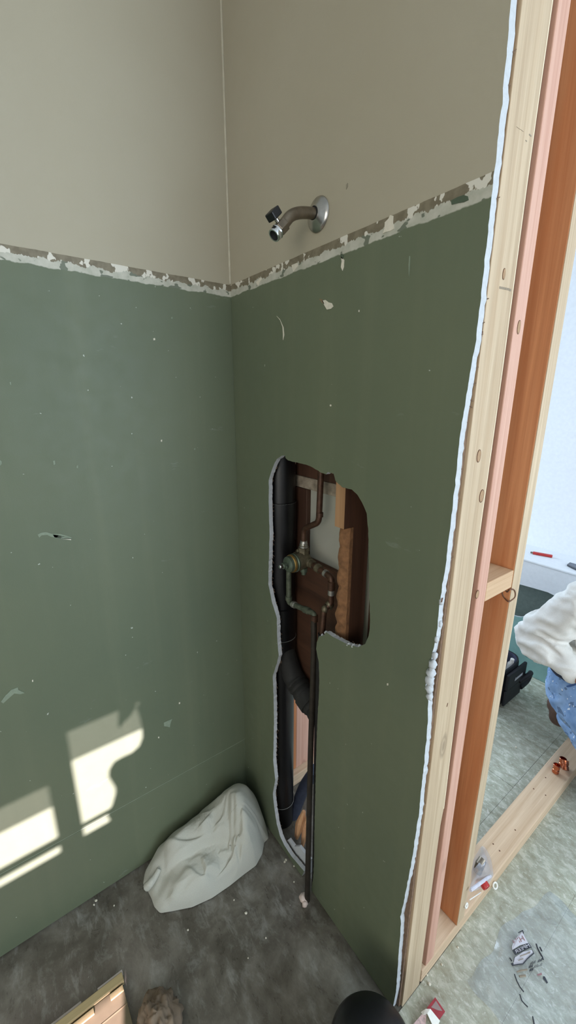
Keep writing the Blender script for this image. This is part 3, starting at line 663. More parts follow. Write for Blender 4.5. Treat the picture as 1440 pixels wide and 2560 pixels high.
# drain stack
DX, DY = .152, .064
root = empty('drain_pipe', (DX, DY, 0)); tag(root, 'black plastic drain stack with couplings and branches inside the slot', 'pipe')
MB().tube([(DX, DY, .002), (DX, DY, .6), (DX, DY, 1.9)], .0435, 32).build('stack', M_ABS, root, smooth=True)
zr = P(712, 1268, 'y', .03).z; MB().lathe((DX, DY, zr-.0), (0,0,1), [(-.12, .0455), (-.0, .0475), (.001, .0475), (.002, .0435)], 32).build('coupling', M_ABS, root, smooth=True)
rim = simple('pale_glue_line', L3(112, 112, 108), .5, bump=0)
def ring(z, r, name='glue_ring'): MB().tube([(DX+r*math.cos(a), DY+r*math.sin(a), z) for a in [i*2*math.pi/40 for i in range(41)]], .0011, 6, cap=False).build(name, rim, root)
ring(zr, .0465); zr2 = P(712, 1618, 'y', .03).z
MB().lathe((DX, DY, zr2), (0,0,1), [(-.10, .0465), (0, .0475), (.11, .0475), (.112, .0435)], 32).build('coupling', M_ABS, root, smooth=True); ring(zr2, .0480)
bpts = [Vector((DX+.004, DY-.004, zr2-.01)), P(728, 1680, 'y', .072), P(752, 1722, 'y', .074), P(790, 1775, 'y', .074), P(815, 1800, 'y', .074)]
cb = catmull(bpts, 10); rr = [.034+.0022*(math.sin(i*2.1) if i > 14 else 0) for i in range(len(cb))]
br = MB().tube(cb, rr, 24).build('branch_elbow', M_ABSD, root, smooth=True)
MB().tube(cb[23:28], .0385, 24).build('branch_collar', M_ABSD, br, smooth=True)
ring(P(712, 2052, 'y', .022).z, .0455)
dpts = [P(790, 1925, 'y', .140), P(762, 1965, 'y', .135), P(740, 2020, 'y', .115), P(722, 2070, 'y', .085)]
MB().tube(catmull(dpts, 6), .021, 18).build('low_branch', simple('blue_black_pipe', L3(50, 56, 72), .5, scale=60, bump=.2, var=.25), root, smooth=True)
# rubble in the low slot
g = MB().prism([P(x, y, 'y', .020) for x, y in [(708,2108),(722,2098),(735,2116),(748,2116),(760,2132),(775,2150),(775,2185),(755,2180),(735,2155)]], (0, .010, 0), (0, 0, 0)).build('gypsum_chunk', M_GYP, bevel=.001)
tag(g, 'white broken gypsum chunk lying in the bottom of the slot', 'plaster')
s = MB()
for a, b2, w in [((760,2028),(742,2112),.016),((772,2036),(756,2125),.016),((750,2040),(738,2105),.010)]:
    pa, pb = P(*a, 'y', .085), P(*b2, 'y', .06); pb.z = max(pb.z, .008); pa.z = max(pa.z, .05); s.tube([pa, pa.lerp(pb, .4), pb], [w*.4, w, w*.35], 7)
tag(s.build('splintered_wood', wood('fresh_split_wood', L3(190, 134, 96), L3(226, 180, 134), 'z', knots=False)), 'split orange wood standing in the low slot', 'wood')

# ================================================================== TOWEL
CT = [(365,2215,.012),(378,2240,.015),(385,2262,.012),(400,2281,.006),(430,2276,.006),(480,2266,.006),(530,2243,.006),(575,2212,.006),(610,2184,.006),(640,2162,.006),(656,2130,.010),(661,2095,.020),
 (600,1979,.225),(582,1986,.215),(612,1996,.205),(622,2022,.17),(640,2060,.11),(648,2085,.075),(652,2110,.04),(630,2090,.135),(628,2050,.165),(625,2120,.115),(632,2142,.06),(612,2075,.17),(604,2100,.125),(608,2130,.115),(612,2158,.045),
 (592,2020,.205),(584,2050,.165),(580,2080,.12),(588,2112,.085),(572,2020,.175),(568,2045,.145),(560,2065,.15),(545,2035,.155),(548,2075,.125),(556,2003,.185),(530,2024,.155),(516,2050,.14),(500,2072,.125),(522,2085,.12),(492,2046,.135),(466,2076,.125),(440,2092,.118),(424,2098,.11),(418,2118,.10),(410,2140,.08),(402,2168,.05),(388,2196,.035),(376,2210,.03),
 (440,2110,.105),(470,2108,.10),(505,2108,.108),(540,2100,.105),(560,2108,.08),(430,2140,.085),(455,2135,.085),(485,2132,.082),(425,2165,.055),(445,2158,.065),(470,2146,.075),(505,2128,.075),(530,2118,.07),
 (405,2222,.02),(420,2200,.05),(440,2190,.065),(470,2180,.075),(500,2168,.08),(508,2152,.09),(512,2180,.085),(520,2198,.06),(535,2150,.07),(560,2140,.08),(570,2165,.06),(590,2170,.045),(545,2182,.055),(560,2195,.035),(520,2222,.04),(490,2235,.045),(460,2245,.045),(430,2255,.04),(400,2240,.04),(390,2225,.035),(412,2262,.03),(450,2215,.065),(480,2208,.065)]
pts3 = [P(x, y, 'z', z) for x, y, z in CT]
# towards the walls the heap slopes away behind its ridge
extra = [Vector(p) for p in [(.012,-.36,.05),(.008,-.30,.06),(.008,-.24,.07),(.008,-.18,.09),(.010,-.12,.11),(.02,-.06,.12),(.06,-.02,.11),(.11,-.015,.10),(.15,-.012,.06),(.10,-.05,.19),(.05,-.07,.16)]]
A = np.array([tuple(p) for p in pts3+extra]); XY = A[:, :2]; Z = A[:, 2]
def tps(X, Z, lam=1.2e-3):
    D = np.linalg.norm(X[:, None]-X[None], axis=2); K = np.where(D > 0, D**2*np.log(D+1e-12), 0)+lam*np.eye(len(X))
    Pm = np.c_[np.ones(len(X)), X]; S = np.block([[K, Pm], [Pm.T, np.zeros((3, 3))]])
    return np.linalg.solve(S, np.r_[Z, 0, 0, 0])
wts = tps(XY, Z)
def plan(px, py):
    z = .1
    for _ in range(5): p = P(px, py, 'z', z); z = float(min(.24, max(.005, th(np.array([[p.x, p.y]]))[0])))
    return P(px, py, 'z', z).to_2d()
FOLD_PX = [([(420,2172),(440,2158),(467,2140),(508,2112),(550,2087),(569,2067)], (470,2100), .022, .040),
 ([(574,1996),(574,2039),(571,2080),(576,2112),(586,2126)], (595,2060), .020, .022),
 ([(603,2026),(596,2067),(586,2108),(584,2129),(596,2150),(622,2164)], (625,2090), .024, .035),
 ([(504,2150),(512,2172),(515,2194),(526,2201),(545,2196)], (545,2165), .014, .030),
 ([(418,2101),(440,2104),(467,2110),(508,2105)], (460,2130), .008, .020),
 ([(500,2072),(512,2060),(522,2044)], (545,2060), .010, .018), ([(540,2060),(556,2036),(562,2010)], (575,2030), .009, .015),
 ([(586,1992),(588,2020),(584,2046)], (600,2020), .012, .012), ([(640,2040),(648,2080),(646,2120)], (630,2085), .010, .020), ([(470,2168),(500,2190),(520,2222)], (480,2205), .008, .03), ([(552,2140),(578,2156),(610,2166)], (575,2130), .010, .030), ([(432,2262),(424,2244),(430,2226)], (460,2240), .010, .025)]
def seg_fold(x, y, poly, sgn):
    q_ = Vector((x, y)); best = (9, 0, 0)
    for i in range(len(poly)-1):
        a, b = poly[i], poly[i+1]; e_ = b-a; t_ = (q_-a).dot(e_)/max(e_.length_squared, 1e-9); tc = max(0, min(1, t_)); dd = (q_-a-e_*tc).length
        if dd < best[0]:
            c_ = e_.x*(q_.y-a.y)-e_.y*(q_.x-a.x); u = (i+tc)/(len(poly)-1); over = abs(t_-tc)*e_.length; best = (dd, (1 if c_ > 0 else -1)*sgn, math.sin(math.pi*min(1, max(0, .06+.88*u)))**.5*math.exp(-(over/.006)**2))
    return best
def fold_h(x, y):
    h = 0
    for poly, sgn, A_f, w_f in FOLDS:
        dd, sd_, env = seg_fold(x, y, poly, sgn)
        if dd > .12: continue
        d_ = dd*sd_; up_ = 1/(1+math.exp(-max(-60, min(60, d_/.0022)))); h += 1.45*A_f*env*(up_*math.exp(-max(d_, 0)/w_f)-.30*math.exp(-(dd/.006)**2)*(1-up_))
    return h
def th(q):
    D = np.linalg.norm(q[:, None]-XY[None], axis=2); K = np.where(D > 0, D**2*np.log(D+1e-12), 0)
    return K@wts[:-3]+np.c_[np.ones(len(q)), q]@wts[-3:]
outl = [p.to_2d() for p in pts3[:12]]+[Vector(p) for p in [(.19,-.022),(.16,-.008),(.11,-.006),(.05,-.008),(.010,-.03),(.006,-.12),(.006,-.25),(.006,-.37),(.03,-.42),(.06,-.435)]]
def inside(x, y):
    c = False; j = len(outl)-1
    for i in range(len(outl)):
        a, b = outl[i], outl[j]
        if (a.y > y) != (b.y > y) and x < (b.x-a.x)*(y-a.y)/(b.y-a.y)+a.x: c = not c
        j = i
    return c
def dist_out(x, y):
    best = 9; q = Vector((x, y))
    for i in range(len(outl)):
        a, b = outl[i-1], outl[i]; t = max(0, min(1, (q-a).dot(b-a)/max((b-a).length_squared, 1e-9))); best = min(best, (q-a-(b-a)*t).length)
    return best
FOLDS = []
for pl_, rs_, A_f, w_f in FOLD_PX:
    poly = [v.to_2d() for v in catmull([plan(*p).to_3d() for p in pl_], 5)]; r0 = plan(*rs_); mid_i = len(poly)//2; a, b = poly[mid_i-1], poly[mid_i]
    FOLDS.append((poly, 1 if (b-a).x*(r0.y-a.y)-(b-a).y*(r0.x-a.x) > 0 else -1, A_f, w_f))
CEN = Vector((.125, -.215)); NA, NR = 300, 110
def outr(a):
    d_ = Vector((math.cos(a), math.sin(a))); best = .02
    for i in range(len(outl)):
        p, q_ = outl[i-1]-CEN, outl[i]-CEN; e_ = q_-p; den = d_.x*e_.y-d_.y*e_.x
        if abs(den) < 1e-9: continue
        t_ = (p.x*e_.y-p.y*e_.x)/den; u_ = (p.x*d_.y-p.y*d_.x)/den
        if t_ > 0 and -1e-6 <= u_ <= 1+1e-6: best = max(best, t_)
    return best
RO = [outr(2*math.pi*k/NA) for k in range(NA)]; RO = [(RO[k-1]+RO[k]*2+RO[(k+1) % NA])/4 for k in range(NA)]
q = []; rim_d = []
for r_i in range(1, NR+1):
    for k in range(NA):
        a = 2*math.pi*k/NA; rr_ = RO[k]*(r_i/NR); q.append((CEN.x+math.cos(a)*rr_, CEN.y+math.sin(a)*rr_)); rim_d.append(RO[k]-rr_)
q.append(tuple(CEN)); rim_d.append(.1); q = np.array(q); hz = th(q); V = []
for (x, y), h, dd in zip(q, hz, rim_d):
    k = min(1, dd/.016); k = math.sqrt(max(0, 1-(1-k)**2))
    f = .0045*noise.noise(Vector((x*30+y*10, y*20, 1)))+.0012*noise.noise(Vector((x*150, y*150, 2)))
    w1 = Vector((x*15-y*10+3, y*7+x*7, 7))+Vector((1, 1, 0))*.6*noise.noise(Vector((x*12, y*12, 0)))
    ridge = .005*math.exp(-(noise.noise(w1)/.22)**2)+fold_h(x, y)
    V.append((max(.0035, x), min(y, -.0035), .0022+k*max(.006, h+f+ridge-.006)))
for _ in range(4):
    Zs = np.array([v[2] for v in V[:-1]]).reshape(NR, NA); Z2 = Zs.copy()
    Z2[1:-1] = .4*Zs[1:-1]+.15*(Zs[:-2]+Zs[2:]+np.roll(Zs, 1, 1)[1:-1]+np.roll(Zs, -1, 1)[1:-1]); Zf = Z2.ravel()
    V = [(v[0], v[1], float(z_)) for v, z_ in zip(V[:-1], Zf)]+[V[-1]]
V[-1] = (V[-1][0], V[-1][1], float(np.mean([v[2] for v in V[:NA]])))
fs = [((r_i*NA+k), (r_i*NA+(k+1) % NA), ((r_i+1)*NA+(k+1) % NA), ((r_i+1)*NA+k)) for r_i in range(NR-1) for k in range(NA)]
fs += [(len(q)-1, k, (k+1) % NA) for k in range(NA)]
used = list(range(len(V))); mp = {v: v for v in used}
tw = MB().add([V[v] for v in used], [tuple(mp[v] for v in f) for f in fs]).build('towel', M_TOWEL, smooth='all')
tag(tw, 'crumpled grey-white towel heaped in the floor corner', 'towel')
def hem(pxz, r):
    return MB().tube(catmull([P(x, y, 'z', z) for x, y, z in pxz], 6), r, 10)
hem([(398,2172,.05),(388,2192,.04),(376,2208,.035),(368,2216,.022)], [.008+.006*(i/18) for i in range(19)]).build('rolled_hem', M_TOWEL, tw, smooth='all')

# ================================================================== THINGS ON THE FLOOR
# sunlit board with pale strips
root = empty('trim_board', (.36, -.75, 0)); tag(root, 'tan board with pale wooden strips lying in the sun on the floor', 'board')
MB().box((.272, -1.05, .002), (.62, -.558, .014)).build('panel', M_TANB, root, bevel=.001)
MB().box((.250, -1.05, .002), (.2705, -.553, .022)).build('edge_strip', M_STRIP, root, bevel=.0015)
MB().box((.243, -.615, .002), (.2495, -.551, .018)).build('white_sliver', M_STRIPW, root, bevel=.001)
MB().box((.240, -.80, .002), (.2495, -.655, .014)).build('white_sliver', M_STRIPW, root, bevel=.001)
MB().box((.2765, -.592, .0142), (.290, -.5585, .020)).build('short_strip', M_STRIP, root, bevel=.001)
MB().box((.2765, -.76, .0142), (.290, -.632, .020)).build('short_strip', M_STRIP, root, bevel=.001)
MB().box((.318, -1.04, .0142), (.3205, -.559, .0150)).build('panel_groove', simple('groove', L3(122, 106, 78), .8), root)
# crumpled brown paper
m = MB(); c = Vector((.405, -.505, 0)); n1, n2 = 40, 24; vs = []
for i in range(n2+1):
    th_ = math.pi*.5*i/n2
    for k in range(n1):
        ph = 2*math.pi*k/n1; d_ = Vector((math.cos(th_)*math.cos(ph), math.cos(th_)*math.sin(ph), math.sin(th_)))
        r = 1+.28*noise.noise(d_*2.3+Vector((2, 1, 0)))+.16*(1-abs(noise.noise(d_*5))*3)
        vs.append(c+Vector((d_.x*.066*r, d_.y*.050*r, max(.0015, d_.z*.050*r))))
m.add(vs, [(i*n1+k, i*n1+(k+1) % n1, (i+1)*n1+(k+1) % n1, (i+1)*n1+k) for i in range(n2) for k in range(n1)])
tag(m.build('crumpled_paper', M_KRAFT, smooth='all'), 'crumpled brown paper lump beside the sunlit board', 'paper')
# black bucket, bottom edge of the photo
BKX, BKY = P(932, 2600, 'z', .22).x, P(932, 2600, 'z', .22).y
root = empty('bucket', (BKX, BKY, 0)); tag(root, 'shiny black upturned bucket at the foot of the cut wall', 'bucket')
MB().lathe((BKX, BKY, .001), (0,0,1), [(0, .104), (.006, .107), (.02, .104), (.022, .101), (.14, .097), (.185, .092), (.212, .080), (.228, .056), (.235, .028), (.236, 0.0001)], 48).build('shell', M_BLACK, root, smooth=True)
MB().lathe((BKX, BKY, .03), (0,0,1), [(0, .1006), (.003, .1045), (.007, .1045), (.010, .1004)], 48).build('rim_band', M_BLACK, root, smooth=True)
# red and white label card
root = empty('label_card', (.80, .06, 0)); tag(root, 'folded red and white product label on the floor by the studs', 'label')
ca = [P(x, y, 'z', z) for x, y, z in [(1067,2520,.020),(1088,2493,.012),(1113,2529,.003),(1098,2550,.010)]]
nrm = (ca[1]-ca[0]).cross(ca[3]-ca[0]).normalized()
if nrm.z < 0: nrm = -nrm
MB().prism(ca, -nrm*.0008, (0, 0, 0)).build('red_panel', M_REDM, root)
inn = [ca[0].lerp(ca[2], .20).lerp(ca[1], .12), ca[1].lerp(ca[3], .16), ca[2].lerp(ca[0], .16), ca[3].lerp(ca[1], .42)]
MB().prism([p+nrm*.0006 for p in inn], -nrm*.0005, (0, 0, 0)).build('grey_print', simple('label_grey', L3(150, 130, 126), .6), root)
cb_ = [P(x, y, 'z', z) for x, y, z in [(1052,2530,.018),(1064,2522,.022),(1076,2522,.022),(1100,2552,.010),(1094,2566,.006),(1082,2564,.012),(1068,2534,.024),(1058,2538,.022)]]
MB().prism(cb_, (0, 0, -.0008), (0, 0, 0)).build('white_border', M_WPL, root)
cc = [P(x, y, 'z', z) for x, y, z in [(1028,2566,.004),(1056,2534,.018),(1066,2536,.022),(1064,2566,.008)]]
MB().prism(cc, (0, 0, -.0008), (0, 0, 0)).build('side_flap', simple('label_pink', L3(206, 176, 172), .6, scale=200, var=.3), root)
# clear plastic packaging with print
def fh(x, y): return .006+.010*abs(noise.noise(Vector((x*9, y*9, 3))))+.007*noise.noise(Vector((x*24, y*20, 5)))+.012*max(0, noise.noise(Vector((x*6+2, y*5, 8))))
BASE = P(1345, 2420, 'z', 0); root = empty('plastic_bag', (BASE.x, BASE.y, 0)); tag(root, 'clear crumpled plastic packaging with dark print on the vinyl floor', 'plastic bag')
m = MB(); nx = 46; ny = 60; u = (P(1290, 2340, 'z', 0)-P(1360, 2560, 'z', 0)); x0, x1, y0, y1 = .83, 1.13, .20, .62; ok = {}
vs = []
for i in range(nx+1):
    for j in range(ny+1):
        x = x0+(x1-x0)*i/nx; y = y0+(y1-y0)*j/ny
        dx = .018*noise.noise(Vector((y*14, 2, 0)))*(1-i/nx)+.10*max(0, (j/ny-.55))*(1-i/nx)
        x += dx; y += .02*noise.noise(Vector((x*13, 4, 1)))
        e_ = min(i, nx-i, j, ny-j)/6; vs.append((x, y, .0025+min(1, e_)*max(.001, fh(x, y))))
fs = [(i*(ny+1)+j, (i+1)*(ny+1)+j, (i+1)*(ny+1)+j+1, i*(ny+1)+j+1) for i in range(nx) for j in range(ny)]
m.add(vs, fs).build('film_sheet', M_FILM, root, smooth='all')
o2, ux, uy = P(1283, 2392, 'z', .018), None, None
ux = (P(1328, 2367, 'z', .018)-P(1284, 2392, 'z', .018)); uy = (P(1300, 2334, 'z', .018)-P(1320, 2375, 'z', .018))
ux.normalize(); uy = (uy-ux*uy.dot(ux)).normalized()
def ink_xy(px, py):
    p = P(px, py, 'z', .016); p.z = max(.012, fh(p.x, p.y)+.0045); return p
def ink_poly(pl, mat, name, th=.0005):
    return MB().prism([ink_xy(x, y) for x, y in pl], (0, 0, -th), (0, 0, 0)).build(name, mat, root)
def ink_text(s, a, b, c, mat, name, mirror=True):
    """text written from pixel a to pixel b (baseline), c = a point above a; mirrored when read from this side"""
    vs, fs = text_mesh(s, 1.0); A_ = np.array([tuple(v) for v in vs]); lo_, hi_ = A_.min(0), A_.max(0); out = []
    for v in vs:
        t = (v.x-lo_[0])/(hi_[0]-lo_[0]); t = 1-t if mirror else t; h_ = (v.y-lo_[1])/(hi_[1]-lo_[1])
        px = a[0]+(b[0]-a[0])*t+(c[0]-a[0])*h_; py = a[1]+(b[1]-a[1])*t+(c[1]-a[1])*h_
        p = ink_xy(px, py); p.z += .0006+(.0003 if v.z > 0 else 0); out.append(p)
    return MB().add(out, fs).build(name, mat, root)
M_PANEL = simple('pale_print_ground', L3(198, 196, 202), .5, bump=.1, var=.05)
ink_poly([(1280,2366),(1286,2348),(1307,2326),(1309,2336),(1318,2352),(1321,2356),(1300,2362),(1281,2374)], M_PANEL, 'print_panel')
ink_text('HIH', (1287, 2360), (1313, 2351), (1280, 2348), M_INKR, 'print_letters')
ink_poly([(1281,2376),(1300,2366),(1321,2355),(1330,2366),(1310,2376),(1288,2387)], M_INK, 'print_band')
ink_text('MPEER', (1290, 2384), (1326, 2366), (1285, 2376), M_PANEL, 'print_letters')
ink_poly([(1284,2402),(1286,2394),(1308,2380),(1332,2372),(1334,2382),(1318,2400),(1308,2411),(1284,2413)], M_PANEL, 'print_panel')
def ink_line(pl, r, mat=None, name='print_line'): return MB().tube([ink_xy(x, y)+Vector((0, 0, .0008)) for x, y in pl], r, 5).build(name, mat or M_INK, root)
ink_line([(1283,2413),(1296,2412),(1307,2411),(1318,2398),(1335,2381)], .0012); ink_line([(1335,2381),(1329,2368)], .0008); ink_line([(1284,2404),(1286,2392)], .0008)
ink_line([(1300,2392),(1316,2386),(1326,2379),(1322,2384)], .0009, M_INKG); ink_line([(1296,2402),(1308,2398)], .0008, M_INKG); ink_line([(1307,2326),(1309,2334)], .0012); ink_line([(1296,2332),(1307,2326)], .0012)
ink_poly([(1277,2407),(1284,2405),(1285,2412),(1281,2414)], M_INK, 'print_mark'); ink_line([(1274,2394),(1280,2402)], .0018)
ink_line([(1341,2358),(1344,2368),(1350,2380),(1357,2392),(1358,2397)], .0022); ink_line([(1350,2366),(1355,2376)], .0022)
ink_text('POLYBAG', (1328, 2412), (1357, 2399), (1326, 2406), M_INK, 'print_letters') if False else None
for k, (a, b2) in enumerate([((1326,2412),(1340,2405)),((1345,2404),(1356,2400)),((1322,2420),(1333,2416)),((1336,2419),(1358,2411)),((1324,2428),(1334,2424))]):
    n_ = 6
    for i in range(n_):
        t0 = i/n_; x = a[0]+(b2[0]-a[0])*t0; y = a[1]+(b2[1]-a[1])*t0
        ink_line([(x, y), (x+.8, y-5-(i*7 % 3))], .0007, name='print_stroke')
ink_line([(1292,2431),(1302,2428),(1318,2424)], .0018, M_INKG); ink_line([(1298,2442),(1314,2440)], .0024, M_INKG); ink_line([(1286,2436),(1292,2452),(1300,2466),(1310,2478)], .0016)
ink_poly([(1342,2436),(1354,2431),(1355,2437),(1345,2440)], M_INKR, 'print_mark'); ink_poly([(1357,2441),(1362,2441),(1370,2456),(1367,2459),(1361,2452),(1357,2448)], M_INK, 'print_mark')
ink_line([(1300,2484),(1305,2500),(1312,2508),(1320,2516)], .0016); ink_line([(1332,2540),(1338,2570)], .0018)
# zip bag with a red fitting and white rings at the doorway stud
zb = P(1212, 2170, 'z', .05); root = empty('zip_bag', (XW-.03, .39, .05)); tag(root, 'clear zip bag of small fittings on the plate beside the stud', 'plastic bag')
zo = [(1196,2128),(1203,2113),(1212,2116),(1222,2132),(1229,2150),(1232,2172),(1235,2190),(1228,2200),(1222,2212),(1200,2222),(1176,2234),(1174,2218),(1180,2196),(1178,2176),(1181,2150)]
vs = []; mid_ = P(1206, 2172, 'z', .095); rings = 6
for k in range(rings+1):
    s_ = k/rings
    for (x, y) in zo:
        p = P(x, y, 'x', XW+.006) if y > 2205 else P(x, y, 'z', .056)
        if p.x > XW+.008: p = P(x, y, 'x', XW+.008)
        p = mid_.lerp(p, s_); p.z += .020*math.sin(math.pi*s_)*(1-.5*s_)+.010*noise.noise(p*60)*(1 if s_ < .9 else .3)
        vs.append(p)
nz = len(zo)
m = MB().add(vs, [(k*nz+i, k*nz+(i+1) % nz, (k+1)*nz+(i+1) % nz, (k+1)*nz+i) for k in range(rings) for i in range(nz)])
zs_ = m.build('film_pouch', M_ZIP, root, smooth='all', sub=1)
MB().tube([P(1176, 2226, 'x', XW+.010), P(1198, 2210, 'x', XW+.012), P(1226, 2190, 'z', .06)], .0045, 8).build('zip_strip', simple('zip_strip_plastic', L3(214, 212, 222), .4), root, smooth=True)
MB().tube([P(1174, 2250, 'x', XW+.006), P(1202, 2231, 'x', XW+.008)], .0013, 6).build('film_fold', M_WPL, root)
rc = P(1216, 2217, 'x', XW+.014)
rf = MB().lathe(rc+Vector((-.010, 0, .004)), (1, -.25, -.25), [(0, .010), (.002, .0125), (.011, .0125), (.014, .011), (.014, .006), (.006, .0055)], 20); o = rf.build('red_fitting', M_RED, smooth=True)
tag(o, 'small red plastic fitting in the zip bag', 'fitting')
gy = MB(); gc = P(1200, 2160, 'z', .085); gy.tube([gc+Vector((.0, -.01, -.026)), gc, gc+Vector((0, .016, .006))], [.013, .014, .012], 14); o = gy.build('metal_fitting', M_DULL, smooth=True); tag(o, 'grey metal elbow fitting inside the zip bag', 'fitting')
def torus(name, c, axis, R, r, mat, label, group=None):
    c = Vector(c); t = Vector(axis).normalized(); a = t.cross(Vector((0, 0, 1)) if abs(t.z) < .9 else Vector((1, 0, 0))).normalized(); b = t.cross(a)
    o = MB().tube([c+(a*math.cos(k*2*math.pi/24)+b*math.sin(k*2*math.pi/24))*R for k in range(25)], r, 8, cap=False).build(name, mat, smooth=True); return tag(o, label, 'ring', group)
torus('washer_ring', P(1166, 2264, 'x', XW+.004), (1, 0, .2), .0062, .0024, M_WPL, 'white plastic ring lying on the front of the plate')
torus('washer_ring', P(1238, 2214, 'z', .022)+Vector((.0, 0, 0)), (1, -.2, .6), .0085, .0026, M_WPL, 'white plastic ring beside the red fitting')
# copper fittings on the plate
def copper(c, axis, label):
    o = MB().lathe(c, axis, [(0, .0105), (.001, .0125), (.014, .0125), (.016, .0105), (.020, .0105), (.022, .0128), (.034, .0128), (.036, .0140), (.037, .0128), (.037, .0110), (.024, .0105)], 20).build('copper_coupling', M_BRIGHTCU, smooth=True)
    return tag(o, label, 'fitting', 'copper fittings on the plate')
copper(P(1388, 1931, 'z', .0515), (0, .12, 1), 'nearest small copper coupling standing on the floor plate')
copper(P(1404, 1915, 'z', .0515), (-.02, .1, 1), 'farthest small copper coupling standing on the floor plate')
cc = P(1414, 1926, 'z', .064); copper(cc, (-.3, .5, .55), 'tilted bright copper coupling on the floor plate')
# knife and tablet on the ledge
k0, k1 = P(1332, 1383, 'z', zt+.018), P(1381, 1392, 'z', zt+.018); kd = (k1-k0).normalized(); kn_ = kd.cross(Vector((0,0,1)))
root = empty('utility_knife', ((k0+k1)/2*1.0).to_tuple()); ORG[root.name] = Vector(root.location)
MB().obox((k0+k1)/2+Vector((0,0,.003)), kd, kn_, (0,0,1), ((k1-k0).length/2, .009, .007)).build('handle', M_RED, root, bevel=.003); tag(root, 'red utility knife lying on the white ledge', 'knife')
MB().obox(k0-kd*.004+Vector((0,0,.003)), kd, kn_, (0,0,1), (.008, .006, .004)).build('blade_holder', M_DULL, root, bevel=.001)
t0 = P(1424, 1413, 'z', zt+.018); root = empty('tablet', (t0.x+.07, t0.y, zt+.0135)); tag(root, 'thin dark tablet lying on the white ledge', 'tablet')
tp = [P(x, y, 'z', zt+.016) for x, y in [(1417,1414),(1424,1409),(1470,1422),(1470,1440)]]
MB().prism(tp, (0, 0, .008), (0, 0, 0)).build('case', M_TABLET, root, bevel=.001)
MB().prism([tp[0].lerp(tp[2], .06)+Vector((0,0,.0082)), tp[1].lerp(tp[3], .06)+Vector((0,0,.0082)), tp[2].lerp(tp[0], .06)+Vector((0,0,.0082)), tp[3].lerp(tp[1], .06)+Vector((0,0,.0082))], (0,0,.0005), (0,0,0)).build('screen', simple('screen_glass', L3(70, 80, 96), .1, bump=0), root)
# plaster crumbs
for k, (px, py, s_) in enumerate([(615,2283,.004),(470,2325,.003),(585,2250,.0025),(715,2150,.004),(735,2165,.003),(712,2155,.004),(240,2252,.004),(235,2262,.003),(285,2264,.0025),(620,2395,.002),(665,2345,.0025),(1105,2412,.003),(1068,2438,.003),(1145,2368,.003),(1074,2461,.004),(1012,2486,.004),(735,2125+80,.003),(1290,1868,.004)]):
    p = P(px, py, 'z', .003)
    if p.x < .006: p.x = .006
    b_ = MB(); lump(b_, (p.x, p.y, s_*.7+.0012), s_, k+77, n=4, flat=.7); tag(b_.build('plaster_crumb', M_CHIPW), 'tiny pale plaster crumb scattered on the floor', 'debris', 'plaster crumbs on the floor')

# ================================================================== TOOL BAG
bx, by = .262, 1.385
root = empty('tool_bag', (bx, by, .0)); tag(root, 'black open tool bag with grey lining standing behind the doorway stud', 'tool bag')
ux = Vector((0, 1, 0)); uyv = Vector((-1, 0, 0))
C0 = Vector((bx, by, 0))
def bag_loop(z, a, b, k=28, e=3.2):
    return [C0+ux*(a*math.copysign(abs(math.cos(t))**(2/e), math.cos(t)))+uyv*(b*math.copysign(abs(math.sin(t))**(2/e), math.sin(t)))+Vector((0,0,z)) for t in [i*2*math.pi/k for i in range(k)]]
m = MB(); prof = [(.004,.120,.085),(.02,.135,.098),(.10,.140,.102),(.20,.138,.098),(.215,.134,.094),(.214,.126,.086),(.09,.124,.084)]
for k_, (z, a, b) in enumerate(prof): m.v += bag_loop(z, a, b)
for i in range(len(prof)-1):
    for k in range(28): m.f.append((i*28+k, i*28+(k+1) % 28, (i+1)*28+(k+1) % 28, (i+1)*28+k)); m.m.append(1 if i > 4 else 0)
m.f.append(tuple(range(28))[::-1]); m.m.append(0); m.f.append(tuple(6*28+k for k in range(28))); m.m.append(1)
m.build('body', [M_BAGC, M_BAGG], root, smooth=True)
lid = MB().prism([C0+uyv*.092+ux*a+Vector((0,0,z)) for a, z in [(-.13,.19),(.132,.19),(.128,.25),(.10,.288),(.03,.305),(-.10,.305)]], uyv*.018, (1, 0, 0)).build('raised_flap', [M_BAGC, M_BAGG], root, bevel=.003)
hp_ = [C0+uyv*.104+ux*(-.03)+Vector((0,0,.305)), C0+uyv*.104+ux*(.0)+Vector((0,0,.322)), C0+uyv*.104+ux*.07+Vector((0,0,.316)), C0+uyv*.104+ux*.085+Vector((0,0,.292))]
MB().tube(catmull(hp_, 6), .0045, 8).build('top_handle', M_BAGC, lid, smooth=True)
fr_ = C0-uyv*.102
MB().obox(fr_+ux*.03+Vector((0,0,.155))-uyv*.006, ux, uyv, (0,0,1), (.100, .008, .045)).build('front_pocket', M_BAGC, root, bevel=.005)
lg = MB()
o3 = fr_-uyv*.0155+Vector((0,0,.150))
for k in range(6): lg.obox(o3+ux*(.022+k*.0115), ux+Vector((0,0,.15)), uyv, (0,0,1), (.0042, .0006, .0065))
lg.prism([o3+ux*.002+Vector((0,0,-.008)), o3+ux*.018+Vector((0,0,-.008)), o3+ux*.010+Vector((0,0,.011))], uyv*.0012, (0,0,0))
lg.build('logo_print', simple('white_logo_print', L3(196, 198, 204), .6, bump=0), root)
MB().tube(catmull([fr_+ux*.08+Vector((0,0,.10))-uyv*.005, fr_+ux*.135+Vector((0,0,.13))-uyv*.03, fr_+ux*.175+Vector((0,0,.115))-uyv*.02, fr_+ux*.165+Vector((0,0,.07))-uyv*.015, fr_+ux*.10+Vector((0,0,.055))-uyv*.01], 8), .013, 10).build('strap_loop', M_BAGC, root, smooth=True)
